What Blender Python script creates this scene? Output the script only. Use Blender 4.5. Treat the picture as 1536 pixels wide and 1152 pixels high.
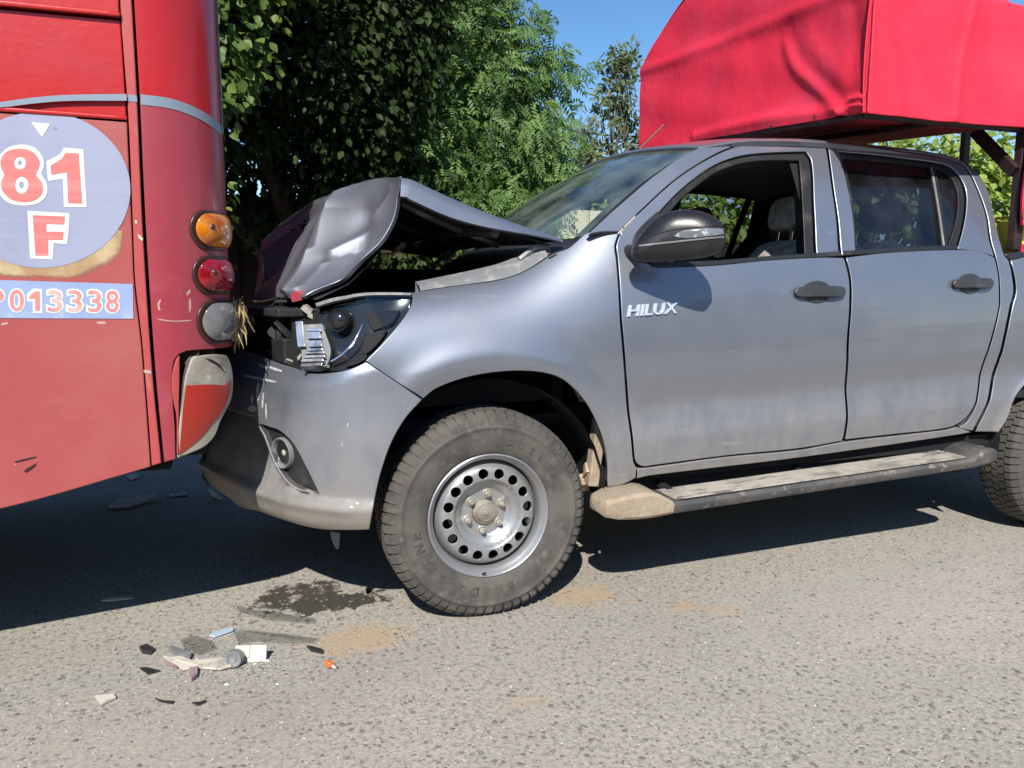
import bpy, math, random
import numpy as np
from mathutils import Vector, Matrix
from mathutils.geometry import delaunay_2d_cdt

# ------------------------------------------------------------------ camera, sky, sun, exposure
R = math.radians
scene = bpy.context.scene
for o in list(bpy.data.objects): bpy.data.objects.remove(o)
COL = scene.collection
# world axes: +X runs back along the pickup (right in the picture), +Y across the road away from the viewer
CAM = np.array([-.84, -2.59, 1.265]); PITCH, YAW, FPX = R(7.5), R(19.9), 1150.0
cam = bpy.data.cameras.new('camera'); cam_o = bpy.data.objects.new('camera', cam); COL.objects.link(cam_o)
cam.sensor_width = 36; cam.lens = FPX / 1536 * 36; cam.clip_start = .05; cam.clip_end = 3000
cam_o.location = CAM; cam_o.rotation_euler = (R(90) - PITCH, 0, -YAW)
scene.camera = cam_o
SUN = np.array([-.48, -1.02, 1.0]); SUN /= np.linalg.norm(SUN)          # towards the sun
world = bpy.data.worlds.new('World'); scene.world = world; world.use_nodes = True
wn = world.node_tree; bg = wn.nodes['Background']
sky = wn.nodes.new('ShaderNodeTexSky'); sky.sky_type = 'NISHITA'; sky.sun_disc = False
sky.sun_elevation = math.asin(SUN[2]); sky.sun_rotation = math.atan2(SUN[0], SUN[1])
sky.altitude = 100; sky.air_density = 1.0; sky.dust_density = .15; sky.ozone_density = 3.0
hsv = wn.nodes.new('ShaderNodeHueSaturation'); hsv.inputs['Saturation'].default_value = 1.2; hsv.inputs['Value'].default_value = 1.0
wn.links.new(sky.outputs[0], hsv.inputs['Color']); wn.links.new(hsv.outputs[0], bg.inputs[0]); bg.inputs[1].default_value = .11
sl = bpy.data.lights.new('sun', 'SUN'); sl.energy = 5.0; sl.angle = R(.53); sl.color = (1, .955, .88)
sun_o = bpy.data.objects.new('sun', sl); COL.objects.link(sun_o); sun_o.location = (-3, -6, 8)
sun_o.rotation_euler = Vector(SUN).to_track_quat('Z', 'Y').to_euler()
vs = scene.view_settings; vs.view_transform = 'Standard'; vs.look = 'None'; vs.gamma = 1; vs.exposure = .5
vs.use_curve_mapping = False
scene.render.engine = 'CYCLES'
scene.cycles.max_bounces = 8; scene.cycles.transparent_max_bounces = 16

rng = np.random.default_rng(7); random.seed(7)

# ------------------------------------------------------------------ materials
def nd(t, typ, **k):
    n = t.nodes.new(typ)
    for a, v in k.items(): setattr(n, a, v)
    return n
def mathn(t, op, a, b=None, c=None, clamp=False):
    n = nd(t, 'ShaderNodeMath', operation=op, use_clamp=clamp)
    for i, x in enumerate((a, b, c)):
        if x is None: continue
        if hasattr(x, 'links'): t.links.new(x, n.inputs[i])
        else: n.inputs[i].default_value = x
    return n.outputs[0]
def ramp(t, fac, lo, hi):
    n = nd(t, 'ShaderNodeMapRange', clamp=True, interpolation_type='SMOOTHSTEP')
    t.links.new(fac, n.inputs[0]); n.inputs[1].default_value = lo; n.inputs[2].default_value = hi
    return n.outputs[0]
def mixc(t, fac, a, b):
    n = nd(t, 'ShaderNodeMix', data_type='RGBA')
    if hasattr(fac, 'links'): t.links.new(fac, n.inputs[0])
    else: n.inputs[0].default_value = fac
    for s, x in ((6, a), (7, b)):
        if hasattr(x, 'links'): t.links.new(x, n.inputs[s])
        else: n.inputs[s].default_value = (*x, 1)
    return n.outputs[2]
def coords(t):
    return nd(t, 'ShaderNodeTexCoord').outputs['Object']
def noise(t, co, scale, detail=4, rough=.55, stretch=None):
    n = nd(t, 'ShaderNodeTexNoise'); n.inputs['Scale'].default_value = scale
    n.inputs['Detail'].default_value = detail; n.inputs['Roughness'].default_value = rough
    if stretch:
        m = nd(t, 'ShaderNodeMapping'); m.inputs['Scale'].default_value = stretch
        t.links.new(co, m.inputs[0]); co = m.outputs[0]
    t.links.new(co, n.inputs['Vector']); return n.outputs[0]
MATS = {}
def M(name, col, rough=.5, metal=0., coat=0., spec=.5, layers=(), bump=None, mud=None, rvar=None, trans=0, ior=1.45, emit=None):
    """layers: (scale, colour, lo, hi[, stretch]); mud: (z0, z1, colour, amount)"""
    m = bpy.data.materials.new(name); m.use_nodes = True; t = m.node_tree; p = t.nodes['Principled BSDF']
    p.inputs['Roughness'].default_value = rough; p.inputs['Metallic'].default_value = metal
    p.inputs['Coat Weight'].default_value = coat; p.inputs['Coat Roughness'].default_value = .07
    p.inputs['Specular IOR Level'].default_value = spec; p.inputs['IOR'].default_value = ior
    p.inputs['Transmission Weight'].default_value = trans
    co = coords(t); c = col
    for L in layers:
        f = ramp(t, noise(t, co, L[0], 5, .6, L[4] if len(L) > 4 else None), L[2], L[3]); c = mixc(t, f, c, L[1])
    if mud:
        sx = nd(t, 'ShaderNodeSeparateXYZ'); t.links.new(co, sx.inputs[0])
        g = ramp(t, sx.outputs[2], mud[1], mud[0]); nz = ramp(t, noise(t, co, 9, 6, .7), .25, .75)
        f = mathn(t, 'MULTIPLY', mathn(t, 'MULTIPLY', g, nz), mud[3]); c = mixc(t, f, c, mud[2])
        rr = mathn(t, 'MULTIPLY_ADD', f, .5, rough, clamp=True); t.links.new(rr, p.inputs['Roughness'])
        mm = mathn(t, 'MULTIPLY', mathn(t, 'SUBTRACT', 1.0, f), metal); t.links.new(mm, p.inputs['Metallic'])
    if hasattr(c, 'links'): t.links.new(c, p.inputs['Base Color'])
    else: p.inputs['Base Color'].default_value = (*c, 1)
    if rvar:
        f = noise(t, co, rvar[0], 5, .6); r = nd(t, 'ShaderNodeMapRange'); t.links.new(f, r.inputs[0])
        r.inputs[1].default_value = .3; r.inputs[2].default_value = .7; r.inputs[3].default_value = rvar[1]; r.inputs[4].default_value = rvar[2]
        t.links.new(r.outputs[0], p.inputs['Roughness'])
    if bump:
        b = nd(t, 'ShaderNodeBump'); b.inputs['Strength'].default_value = bump[1]; b.inputs['Distance'].default_value = bump[2] if len(bump) > 2 else .01
        t.links.new(noise(t, co, bump[0], 6, .6), b.inputs['Height']); t.links.new(b.outputs[0], p.inputs['Normal'])
    MATS[name] = m; return m
def glass(name, tint, refl=.06, rough=0.0, dust_haze=None):
    m = bpy.data.materials.new(name); m.use_nodes = True; t = m.node_tree
    t.nodes.remove(t.nodes['Principled BSDF']); out = t.nodes['Material Output']
    tr = nd(t, 'ShaderNodeBsdfTransparent'); tr.inputs[0].default_value = (*tint, 1)
    gl = nd(t, 'ShaderNodeBsdfGlossy'); gl.inputs['Roughness'].default_value = rough
    lw = nd(t, 'ShaderNodeLayerWeight'); lw.inputs[0].default_value = .5; frs = mathn(t, 'MULTIPLY_ADD', mathn(t, 'POWER', lw.outputs['Facing'], 4.0), .9, .04)
    mx = nd(t, 'ShaderNodeMixShader'); t.links.new(mathn(t, 'ADD', frs, refl - .04, clamp=True), mx.inputs[0])
    t.links.new(tr.outputs[0], mx.inputs[1]); t.links.new(gl.outputs[0], mx.inputs[2]); res = mx.outputs[0]
    if dust_haze:
        df = nd(t, 'ShaderNodeBsdfDiffuse'); df.inputs[0].default_value = (*dust_haze[0], 1)
        m2 = nd(t, 'ShaderNodeMixShader'); f = mathn(t, 'MULTIPLY', ramp(t, noise(t, coords(t), 6, 5), .2, .8), dust_haze[1])
        t.links.new(f, m2.inputs[0]); t.links.new(res, m2.inputs[1]); t.links.new(df.outputs[0], m2.inputs[2]); res = m2.outputs[0]
    t.links.new(res, out.inputs[0]); MATS[name] = m; return m
def leafmat(name, dark, light, trans=.35, gloss=.12):
    m = bpy.data.materials.new(name); m.use_nodes = True; t = m.node_tree; p = t.nodes['Principled BSDF']; out = t.nodes['Material Output']
    at = nd(t, 'ShaderNodeAttribute', attribute_name='var'); c = mixc(t, at.outputs['Fac'], dark, light)
    t.links.new(c, p.inputs['Base Color']); p.inputs['Roughness'].default_value = .5; p.inputs['Specular IOR Level'].default_value = gloss * 3
    tl = nd(t, 'ShaderNodeBsdfTranslucent'); t.links.new(mixc(t, .5, c, (light[0] * 1.2, light[1] * 1.3, light[2] * .5)), tl.inputs[0])
    mx = nd(t, 'ShaderNodeMixShader'); mx.inputs[0].default_value = trans
    t.links.new(p.outputs[0], mx.inputs[1]); t.links.new(tl.outputs[0], mx.inputs[2]); t.links.new(mx.outputs[0], out.inputs[0])
    MATS[name] = m; return m

DUST_DIM = (.215, .195, .172); MUDC = (.40, .31, .21)
def paint(name, col, metal=.8, rough=.34, dust_dim_z=(.50, 1.0)):
    m = bpy.data.materials.new(name); m.use_nodes = True; t = m.node_tree; p = t.nodes['Principled BSDF']; co = coords(t)
    sx = nd(t, 'ShaderNodeSeparateXYZ'); t.links.new(co, sx.inputs[0])
    dustn = ramp(t, noise(t, co, 3.2, 6, .6), .35, .8)
    c = mixc(t, mathn(t, 'MULTIPLY', dustn, .16), col, DUST_DIM)
    g = ramp(t, sx.outputs[2], dust_dim_z[1], dust_dim_z[0])
    streak = ramp(t, noise(t, co, 11, 6, .7, (1, 1, .45)), .12, .7)
    f = mathn(t, 'MULTIPLY', mathn(t, 'MULTIPLY', g, streak), .80)
    c = mixc(t, f, c, DUST_DIM)  # dust colour, also darkening the lower body for its dimmer reflections
    g2 = mathn(t, 'MULTIPLY', mathn(t, 'MULTIPLY', ramp(t, sx.outputs[2], .60, .42), ramp(t, noise(t, co, 8, 6, .7), .2, .62)), .85)
    c = mixc(t, g2, c, (.27, .235, .185)); f = mathn(t, 'MAXIMUM', f, g2)
    # stone chips and scuffs
    v = nd(t, 'ShaderNodeTexVoronoi'); v.inputs['Scale'].default_value = 30; t.links.new(co, v.inputs['Vector'])
    chip = mathn(t, 'MULTIPLY', mathn(t, 'LESS_THAN', v.outputs['Distance'], .055), ramp(t, noise(t, co, 5, 3), .48, .6))
    chip = mathn(t, 'MULTIPLY', chip, ramp(t, sx.outputs[2], 1.12, .9))
    c = mixc(t, mathn(t, 'MULTIPLY', chip, .8), c, (.75, .74, .7))
    scr = ramp(t, noise(t, co, 26, 2, .4, (.16, .16, 1.6)), .74, .78)
    c = mixc(t, mathn(t, 'MULTIPLY', scr, .14), c, (.7, .7, .68))
    t.links.new(c, p.inputs['Base Color'])
    dirt_dim = mathn(t, 'MAXIMUM', f, mathn(t, 'MULTIPLY', dustn, .12))
    t.links.new(mathn(t, 'MULTIPLY', mathn(t, 'SUBTRACT', 1.0, dirt_dim), metal), p.inputs['Metallic'])
    t.links.new(mathn(t, 'MULTIPLY_ADD', dirt_dim, .45, rough), p.inputs['Roughness'])
    p.inputs['Coat Roughness'].default_value = .045
    t.links.new(mathn(t, 'MULTIPLY', mathn(t, 'SUBTRACT', 1.0, dirt_dim), .85), p.inputs['Coat Weight'])
    fl = nd(t, 'ShaderNodeBump'); fl.inputs['Strength'].default_value = .012; fl.inputs['Distance'].default_value = .002
    t.links.new(noise(t, co, 900, 1), fl.inputs['Height']); t.links.new(fl.outputs[0], p.inputs['Normal'])
    MATS[name] = m; return m

paint('silver_paint', (.258, .278, .322), .74, .41)
paint('hood_inner', (.05, .052, .058), .3, .5)
M('black_plastic', (.018, .019, .021), .42, layers=((7, (.06, .055, .05), .5, .85),))
M('trim_rubber', (.012, .012, .013), .6, layers=((9, (.07, .06, .05), .5, .8),))
M('liner_black', (.008, .008, .009), .85)
M('bay_dark', (.018, .019, .022), .6, layers=((12, (.05, .045, .04), .5, .8),))
M('gloss_black', (.015, .016, .018), .12, coat=.5)
M('bezel_black', (.016, .017, .019), .62, spec=.12)
M('scrape_pale', (.44, .27, .25), .6)
M('chrome', (.85, .86, .88), .08, 1.0)
M('badge_chrome', (.66, .72, .80), .28, .45)
M('steel_wheel', (.335, .34, .345), .42, .6, layers=((5, (.33, .29, .24), .45, .8), (40, (.2, .18, .16), .68, .75)), rvar=(8, .3, .55))
M('hub_metal', (.34, .31, .27), .55, .5, layers=((14, (.2, .16, .12), .4, .7),))
M('nut_metal', (.5, .47, .4), .4, .7, layers=((30, (.3, .2, .12), .5, .7),))
M('tyre', (.055, .052, .048), .82, layers=((6, (.13, .115, .095), .35, .7), (30, (.14, .125, .10), .5, .8), (3, (.075, .07, .062), .4, .7)), bump=(90, .35, .003))
M('tyre_text', (.085, .078, .068), .75, layers=((20, (.04, .036, .032), .4, .7),))
M('step_black', (.05, .052, .055), .6, layers=((6, (.10, .09, .08), .35, .7), (30, (.2, .18, .15), .55, .7)))
M('step_mud', (.32, .26, .19), .9, layers=((18, (.28, .21, .14), .4, .7), (5, (.14, .12, .1), .55, .75)), bump=(40, .6, .01))
M('step_tread', (.34, .31, .26), .85, layers=((25, (.12, .11, .1), .5, .65, (.3, 1, 1)), (6, (.2, .18, .15), .45, .7)), bump=(60, .4, .005))
M('mud', (.42, .33, .22), .95, layers=((20, (.28, .2, .13), .4, .7),), bump=(45, .8, .015))
M('interior', (.022, .018, .02), .8)
M('headliner', (.16, .12, .13), .9)
M('seat_fabric', (.075, .075, .08), .9, layers=((60, (.11, .105, .10), .4, .6),), bump=(200, .2, .002))
M('seat_cover', (.40, .38, .35), .9, layers=((20, (.2, .185, .17), .4, .7),), bump=(120, .3, .004))
M('lamp_grey', (.16, .165, .17), .4, layers=((20, (.3, .29, .27), .5, .75),))
M('broken_plastic', (.42, .40, .34), .7, layers=((14, (.24, .22, .18), .4, .7),))
M('lamp_chrome', (.62, .64, .66), .2, .85, layers=((30, (.32, .33, .35), .45, .7),))
M('chrome_sky_blue', (.55, .68, .82), .25, .3)  # pale blue colour stands in for sky mirrored in the chrome
M('red_tarp', (.69, .026, .058), .62, spec=.3, layers=((2.2, (.64, .045, .09), .4, .75), (7, (.50, .035, .06), .6, .9), (30, (.16, .02, .03), .74, .78)), bump=(14, .22, .02))
M('red_tarp_seam', (.42, .02, .045), .7)
M('tarp_frame', (.022, .010, .012), .6, layers=((10, (.05, .02, .018), .5, .7),))
M('patch_grey', (.30, .2, .22), .8, layers=((12, (.2, .12, .13), .4, .7),))
M('yellow_box', (.75, .6, .06), .6)
M('bus_red_top', (.43, .013, .011), .32, coat=.35, layers=((2, (.36, .022, .03), .4, .8), (12, (.33, .045, .05), .66, .85), (20, (.28, .02, .025), .62, .8, (1, 1, .1))), bump=(2.2, .22, .03))
M('bus_red_low', (.31, .034, .05), .42, coat=.2, layers=((1.7, (.30, .055, .07), .35, .75), (6, (.36, .10, .11), .55, .9), (5, (.26, .025, .04), .6, .75), (45, (.5, .3, .26), .735, .76), (22, (.5, .36, .33), .74, .78, (1, 1, .15))), bump=(2.2, .22, .03))
M('bus_red_faded', (.32, .056, .056), .55, layers=((1.5, (.34, .098, .083), .35, .75), (7, (.30, .055, .06), .5, .85), (3, (.36, .26, .16), .76, .9), (45, (.5, .33, .28), .73, .75), (16, (.24, .05, .05), .68, .8, (1, 1, .12)), (30, (.44, .26, .22), .72, .75, (.12, 1, 1))), bump=(2.2, .22, .03))
M('bus_strip', (.38, .06, .06), .5, layers=((9, (.40, .22, .13), .58, .8, (1, 1, .4)), (35, (.62, .55, .42), .71, .74)))
M('bus_grey', (.20, .25, .31), .4)
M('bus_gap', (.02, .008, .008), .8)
M('sticker_blue', (.28, .30, .41), .55, layers=((3, (.235, .25, .355), .4, .7), (16, (.31, .335, .45), .5, .8, (.05, 1, 3)), (9, (.16, .13, .16), .72, .85)))
M('sticker_plate', (.25, .32, .50), .5, layers=((4, (.19, .27, .46), .45, .75, (1, 1, 2)), (9, (.40, .45, .55), .55, .8)))
M('sticker_white', (.60, .64, .60), .5, layers=((16, (.50, .55, .55), .5, .8, (.05, 1, 3)),))
M('sticker_yellow', (.68, .72, .50), .5)
M('sticker_red', (.56, .15, .14), .5, layers=((16, (.62, .25, .24), .42, .75, (.05, 1, 3)),))
M('sticker_pink', (.58, .20, .19), .5, layers=((12, (.62, .42, .38), .42, .72),))
M('bus_stain', (.36, .27, .15), .7, layers=((7, (.47, .40, .24), .45, .7), (11, (.38, .1, .085), .58, .75)))
M('fibreglass', (.33, .30, .25), .6, layers=((7, (.20, .175, .13), .4, .62), (18, (.46, .44, .40), .6, .72), (30, (.10, .08, .06), .68, .76)), bump=(25, .4, .006))
M('reflective_red', (.36, .022, .012), .4, layers=((4, (.25, .035, .025), .4, .75), (9, (.22, .05, .035), .6, .8), (24, (.42, .36, .30), .70, .75)))
M('amber_lens', (.62, .21, .008), .10, coat=.6, spec=.6, layers=((14, (.32, .075, .006), .42, .72),))
M('red_lens', (.20, .006, .012), .10, coat=.6, layers=((22, (.32, .012, .02), .45, .7),))
M('grey_lens', (.15, .145, .14), .12, coat=.6, layers=((10, (.28, .28, .28), .5, .8),))
M('lamp_rim', (.05, .022, .018), .35)
M('straw', (.45, .34, .17), .9, layers=((30, (.3, .2, .09), .4, .6),))
M('bulb_orange', (.75, .12, .02), .1, coat=.8)
M('cream_plastic', (.52, .49, .39), .45, layers=((9, (.62, .57, .46), .5, .8),))
M('shard_black', (.03, .03, .032), .3)
M('shard_beige', (.55, .50, .42), .6, layers=((18, (.35, .3, .25), .5, .7),))
M('bark', (.09, .065, .05), .9, bump=(30, .8, .03), layers=((14, (.05, .036, .028), .4, .7),))
M('twig', (.12, .11, .06), .8)
M('fence_brown', (.04, .024, .018), .85, layers=((8, (.022, .014, .011), .4, .7, (1, 1, .15)),), bump=(30, .4, .01))
M('fence_cream', (.62, .55, .40), .8, layers=((6, (.48, .41, .28), .45, .75, (1, 1, .2)),), bump=(30, .3, .01))
M('fence_post', (.12, .08, .06), .85)
M('eave', (.10, .045, .035), .8)
M('dirt', (.22, .17, .12), .95, layers=((1.2, (.15, .13, .07), .4, .7), (12, (.3, .24, .18), .5, .8)), bump=(20, .8, .05))
M('chip_stone', (.135, .120, .102), .8, layers=((40, (.23, .205, .175), .42, .68),))
M('chip_light', (.50, .47, .42), .8)
M('wire', (.03, .03, .03), .6)
glass('windscreen_glass', (.82, .92, .87), .17, dust_haze=((.34, .42, .36), .22))  # green-grey haze colour lightens the glass in place of brighter reflections
glass('tint_glass', (.36, .39, .46), .07, dust_haze=((.30, .31, .36), .06))
glass('clear_plastic', (.96, .975, .97), .08, .06)
glass('lamp_glass', (.72, .76, .78), .08, .02)
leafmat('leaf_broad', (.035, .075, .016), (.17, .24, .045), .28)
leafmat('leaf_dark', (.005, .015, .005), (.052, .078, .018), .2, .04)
leafmat('leaf_ash', (.022, .062, .022), (.22, .34, .10), .36, .08)
leafmat('leaf_loquat', (.04, .075, .035), (.20, .23, .10), .25)
leafmat('leaf_hedge', (.07, .13, .02), (.34, .42, .09), .35)
leafmat('leaf_grey', (.10, .14, .12), (.22, .26, .2), .3)

def road_material():
    m = bpy.data.materials.new('asphalt'); m.use_nodes = True; t = m.node_tree; p = t.nodes['Principled BSDF']; co = coords(t)
    sx = nd(t, 'ShaderNodeSeparateXYZ'); t.links.new(co, sx.inputs[0])
    c = mixc(t, ramp(t, noise(t, co, .8, 4), .3, .7), (.325, .296, .246), (.385, .352, .295))
    c = mixc(t, ramp(t, noise(t, co, 55, 4, .7), .4, .7), c, (.20, .19, .175))
    def cells(scale, lo, hi, col, amt, seed):
        mp = nd(t, 'ShaderNodeMapping'); mp.inputs['Location'].default_value = (seed, seed * .7, 0); t.links.new(co, mp.inputs[0])
        v = nd(t, 'ShaderNodeTexVoronoi'); v.inputs['Scale'].default_value = scale; t.links.new(mp.outputs[0], v.inputs['Vector'])
        pick = nd(t, 'ShaderNodeSeparateColor'); t.links.new(v.outputs['Color'], pick.inputs[0])
        f = mathn(t, 'MULTIPLY', ramp(t, v.outputs['Distance'], hi, lo), mathn(t, 'LESS_THAN', pick.outputs[0], amt))
        return f, col
    hs = None
    for sc, lo, hi, col, amt, sd in ((38, .22, .42, (.135, .127, .12), .24, 3), (75, .25, .45, (.19, .18, .168), .35, 9), (60, .2, .36, (.44, .41, .35), .22, 17), (130, .25, .45, (.40, .37, .32), .25, 23)):
        f, cc = cells(sc, lo, hi, col, amt, sd); c = mixc(t, mathn(t, 'MULTIPLY', f, .85), c, cc); hs = f if hs is None else mathn(t, 'ADD', hs, f)
    c = mixc(t, mathn(t, 'MULTIPLY', ramp(t, noise(t, co, 1.1, 4, .6, (.35, 1.3, 1)), .4, .65), .3), c, (.235, .215, .185))
    def blob(x, y, r, col, amt, sc=7, lo=.35, hi=.6, ax=1.0):
        dx = mathn(t, 'MULTIPLY', mathn(t, 'SUBTRACT', sx.outputs[0], x), 1 / ax); dy = mathn(t, 'SUBTRACT', sx.outputs[1], y)
        d = mathn(t, 'SQRT', mathn(t, 'ADD', mathn(t, 'MULTIPLY', dx, dx), mathn(t, 'MULTIPLY', dy, dy)))
        n = noise(t, co, sc, 6, .7); e = mathn(t, 'MULTIPLY', mathn(t, 'SUBTRACT', n, .5), r * 2.2)
        return mathn(t, 'MULTIPLY', ramp(t, mathn(t, 'ADD', d, e), r, r * .35), amt)
    for x, y, r, a, ax in ((-.47, .05, .15, .62, 1.6), (.45, .12, .14, .6, 1.3), (.78, -.12, .08, .5, 1.6), (.92, -.2, .07, .35, 1.4), (.62, .0, .03, .5, 1), (-.05, -.55, .05, .3, 2)):
        c = mixc(t, blob(x, y, r, None, a, 14, ax=ax), c, (.40, .275, .155))
    for x, y, r, a, ax in ((1.6, -.35, .6, .35, 1.5), (2.6, -.1, .5, .3, 1.5), (-1.4, -.5, .4, .22, 2)):
        c = mixc(t, blob(x, y, r, None, a, 5, ax=ax), c, (.37, .34, .285))
    wet = mathn(t, 'MULTIPLY', ramp(t, blob(-.64, .52, .19, None, 1.0, 7, ax=1.25), .30, .5), ramp(t, noise(t, co, 16, 5, .7), .36, .5))
    wet2 = ramp(t, blob(-.52, .40, .12, None, .9, 12, ax=2.4), .35, .5)
    wet = mathn(t, 'MAXIMUM', wet, wet2)
    c = mixc(t, mathn(t, 'MULTIPLY', wet, .88), c, (.028, .024, .02))
    t.links.new(c, p.inputs['Base Color']); t.links.new(mathn(t, 'MULTIPLY_ADD', wet, -.4, .88), p.inputs['Roughness'])
    p.inputs['Specular IOR Level'].default_value = .3
    b = nd(t, 'ShaderNodeBump'); b.inputs['Strength'].default_value = .42; b.inputs['Distance'].default_value = .006
    h = mathn(t, 'ADD', noise(t, co, 70, 5, .7), mathn(t, 'MULTIPLY', hs, -.35)); t.links.new(h, b.inputs['Height']); t.links.new(b.outputs[0], p.inputs['Normal'])
    MATS['asphalt'] = m
road_material()

# ------------------------------------------------------------------ scene-graph helpers
def tag(o, label=None, cat=None, group=None, kind=None):
    if label: o['label'] = label
    if cat: o['category'] = cat
    if group: o['group'] = group
    if kind: o['kind'] = kind
    return o
def empty(name, loc=(0, 0, 0), parent=None):
    o = bpy.data.objects.new(name, None); COL.objects.link(o); o.empty_display_size = .2
    if parent is not None: o.parent = parent; o.location = Vector(loc) - wloc(parent)
    else: o.location = loc
    return o
def wloc(o):
    v = Vector(o.location)
    while o.parent: o = o.parent; v = v + Vector(o.location)
    return v
def mesh_obj(name, verts, faces, mat, parent=None, normals=None, smooth=False, var=None, loc=None):
    """verts in world space; loc: origin for a thing of its own"""
    verts = np.asarray(verts, float).reshape(-1, 3); me = bpy.data.meshes.new(name)
    if loc is not None: verts = verts - np.array(loc)
    if isinstance(faces, np.ndarray):
        n, k = faces.shape
        me.vertices.add(len(verts)); me.vertices.foreach_set('co', verts.astype(np.float32).ravel())
        me.loops.add(n * k); me.loops.foreach_set('vertex_index', faces.astype(np.int32).ravel())
        me.polygons.add(n); me.polygons.foreach_set('loop_start', np.arange(0, n * k, k, dtype=np.int32))
        me.update(calc_edges=True)
    else:
        me.from_pydata([tuple(v) for v in verts], [], faces)
    me.validate()
    if smooth or normals is not None: me.polygons.foreach_set('use_smooth', [True] * len(me.polygons))
    if var is not None:
        a = me.attributes.new('var', 'FLOAT', 'POINT'); a.data.foreach_set('value', np.asarray(var, np.float32))
    me.materials.append(MATS[mat] if isinstance(mat, str) else mat); me.update()
    if normals is not None: me.normals_split_custom_set_from_vertices([tuple(n) for n in normals])
    o = bpy.data.objects.new(name, me); COL.objects.link(o)
    if parent is not None: o.parent = parent; o.location = -wloc(parent)
    elif loc is not None: o.location = loc
    return o
class MB:
    """collects simple shapes into one mesh"""
    def __init__(s): s.v = []; s.f = []
    def add(s, v, f):
        b = len(s.v); s.v += [tuple(map(float, p)) for p in v]; s.f += [tuple(i + b for i in q) for q in f]; return s
    def box(s, c, d, rot=None, taper=1.0):
        c = np.array(c, float); d = np.array(d, float) / 2; P = []
        for z in (-1, 1):
            k = taper if z > 0 else 1
            for x, y in ((-1, -1), (1, -1), (1, 1), (-1, 1)): P.append((x * d[0] * k, y * d[1] * k, z * d[2]))
        P = np.array(P)
        if rot is not None: P = P @ np.array(rot).T
        return s.add(P + c, [(3, 2, 1, 0), (4, 5, 6, 7), (0, 1, 5, 4), (1, 2, 6, 5), (2, 3, 7, 6), (3, 0, 4, 7)])
    def tube(s, pts, r, n=8, cap=True):
        pts = np.array(pts, float); m = len(pts); rr = np.broadcast_to(np.array(r, float), (m,)); V = []
        T = np.gradient(pts, axis=0); T /= np.linalg.norm(T, axis=1)[:, None] + 1e-9
        ref = np.array([0, 0, 1.]) if abs(T[0][2]) < .9 else np.array([1., 0, 0])
        for i in range(m):
            a = np.cross(T[i], ref); a /= np.linalg.norm(a) + 1e-9; b = np.cross(T[i], a)
            for j in range(n):
                q = 2 * math.pi * j / n; V.append(pts[i] + rr[i] * (math.cos(q) * a + math.sin(q) * b))
        Fc = [(i * n + j, i * n + (j + 1) % n, (i + 1) * n + (j + 1) % n, (i + 1) * n + j) for i in range(m - 1) for j in range(n)]
        if cap: Fc += [tuple(range(n))[::-1], tuple(range((m - 1) * n, m * n))]
        return s.add(V, Fc)
    def lathe(s, prof, c, axis='y', n=48, sgn=1):
        """prof: (radius, offset along axis)"""
        V = []
        for r, h in prof:
            for j in range(n):
                q = 2 * math.pi * j / n; a, b = r * math.cos(q), r * math.sin(q)
                V.append((c[0] + a, c[1] + sgn * h, c[2] + b) if axis == 'y' else (c[0] + a, c[1] + b, c[2] + h) if axis == 'z' else (c[0] + h, c[1] + a, c[2] + b))
        Fc = [(i * n + j, i * n + (j + 1) % n, (i + 1) * n + (j + 1) % n, (i + 1) * n + j) for i in range(len(prof) - 1) for j in range(n)]
        return s.add(V, Fc)
    def build(s, name, mat, parent=None, smooth=False, loc=None, bevel=0, angle=40):
        o = mesh_obj(name, s.v, s.f, mat, parent, smooth=smooth, loc=loc)
        if bevel:
            b = o.modifiers.new('bevel', 'BEVEL'); b.width = bevel; b.segments = 2; b.limit_method = 'ANGLE'; b.angle_limit = R(35)
        if smooth:
            me = o.data
            sharp_by_angle(me, angle)
        return o
def sharp_by_angle(me, deg):
    import bmesh
    bm = bmesh.new(); bm.from_mesh(me); bmesh.ops.recalc_face_normals(bm, faces=bm.faces)
    lim = math.radians(deg)
    for e in bm.edges:
        e.smooth = not (len(e.link_faces) == 2 and e.calc_face_angle(0) > lim)
    bm.to_mesh(me); bm.free()
def rotz(a): c, s = math.cos(a), math.sin(a); return np.array([[c, -s, 0], [s, c, 0], [0, 0, 1]])
def rotx(a): c, s = math.cos(a), math.sin(a); return np.array([[1, 0, 0], [0, c, -s], [0, s, c]])
def roty(a): c, s = math.cos(a), math.sin(a); return np.array([[c, 0, s], [0, 1, 0], [-s, 0, c]])

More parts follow.
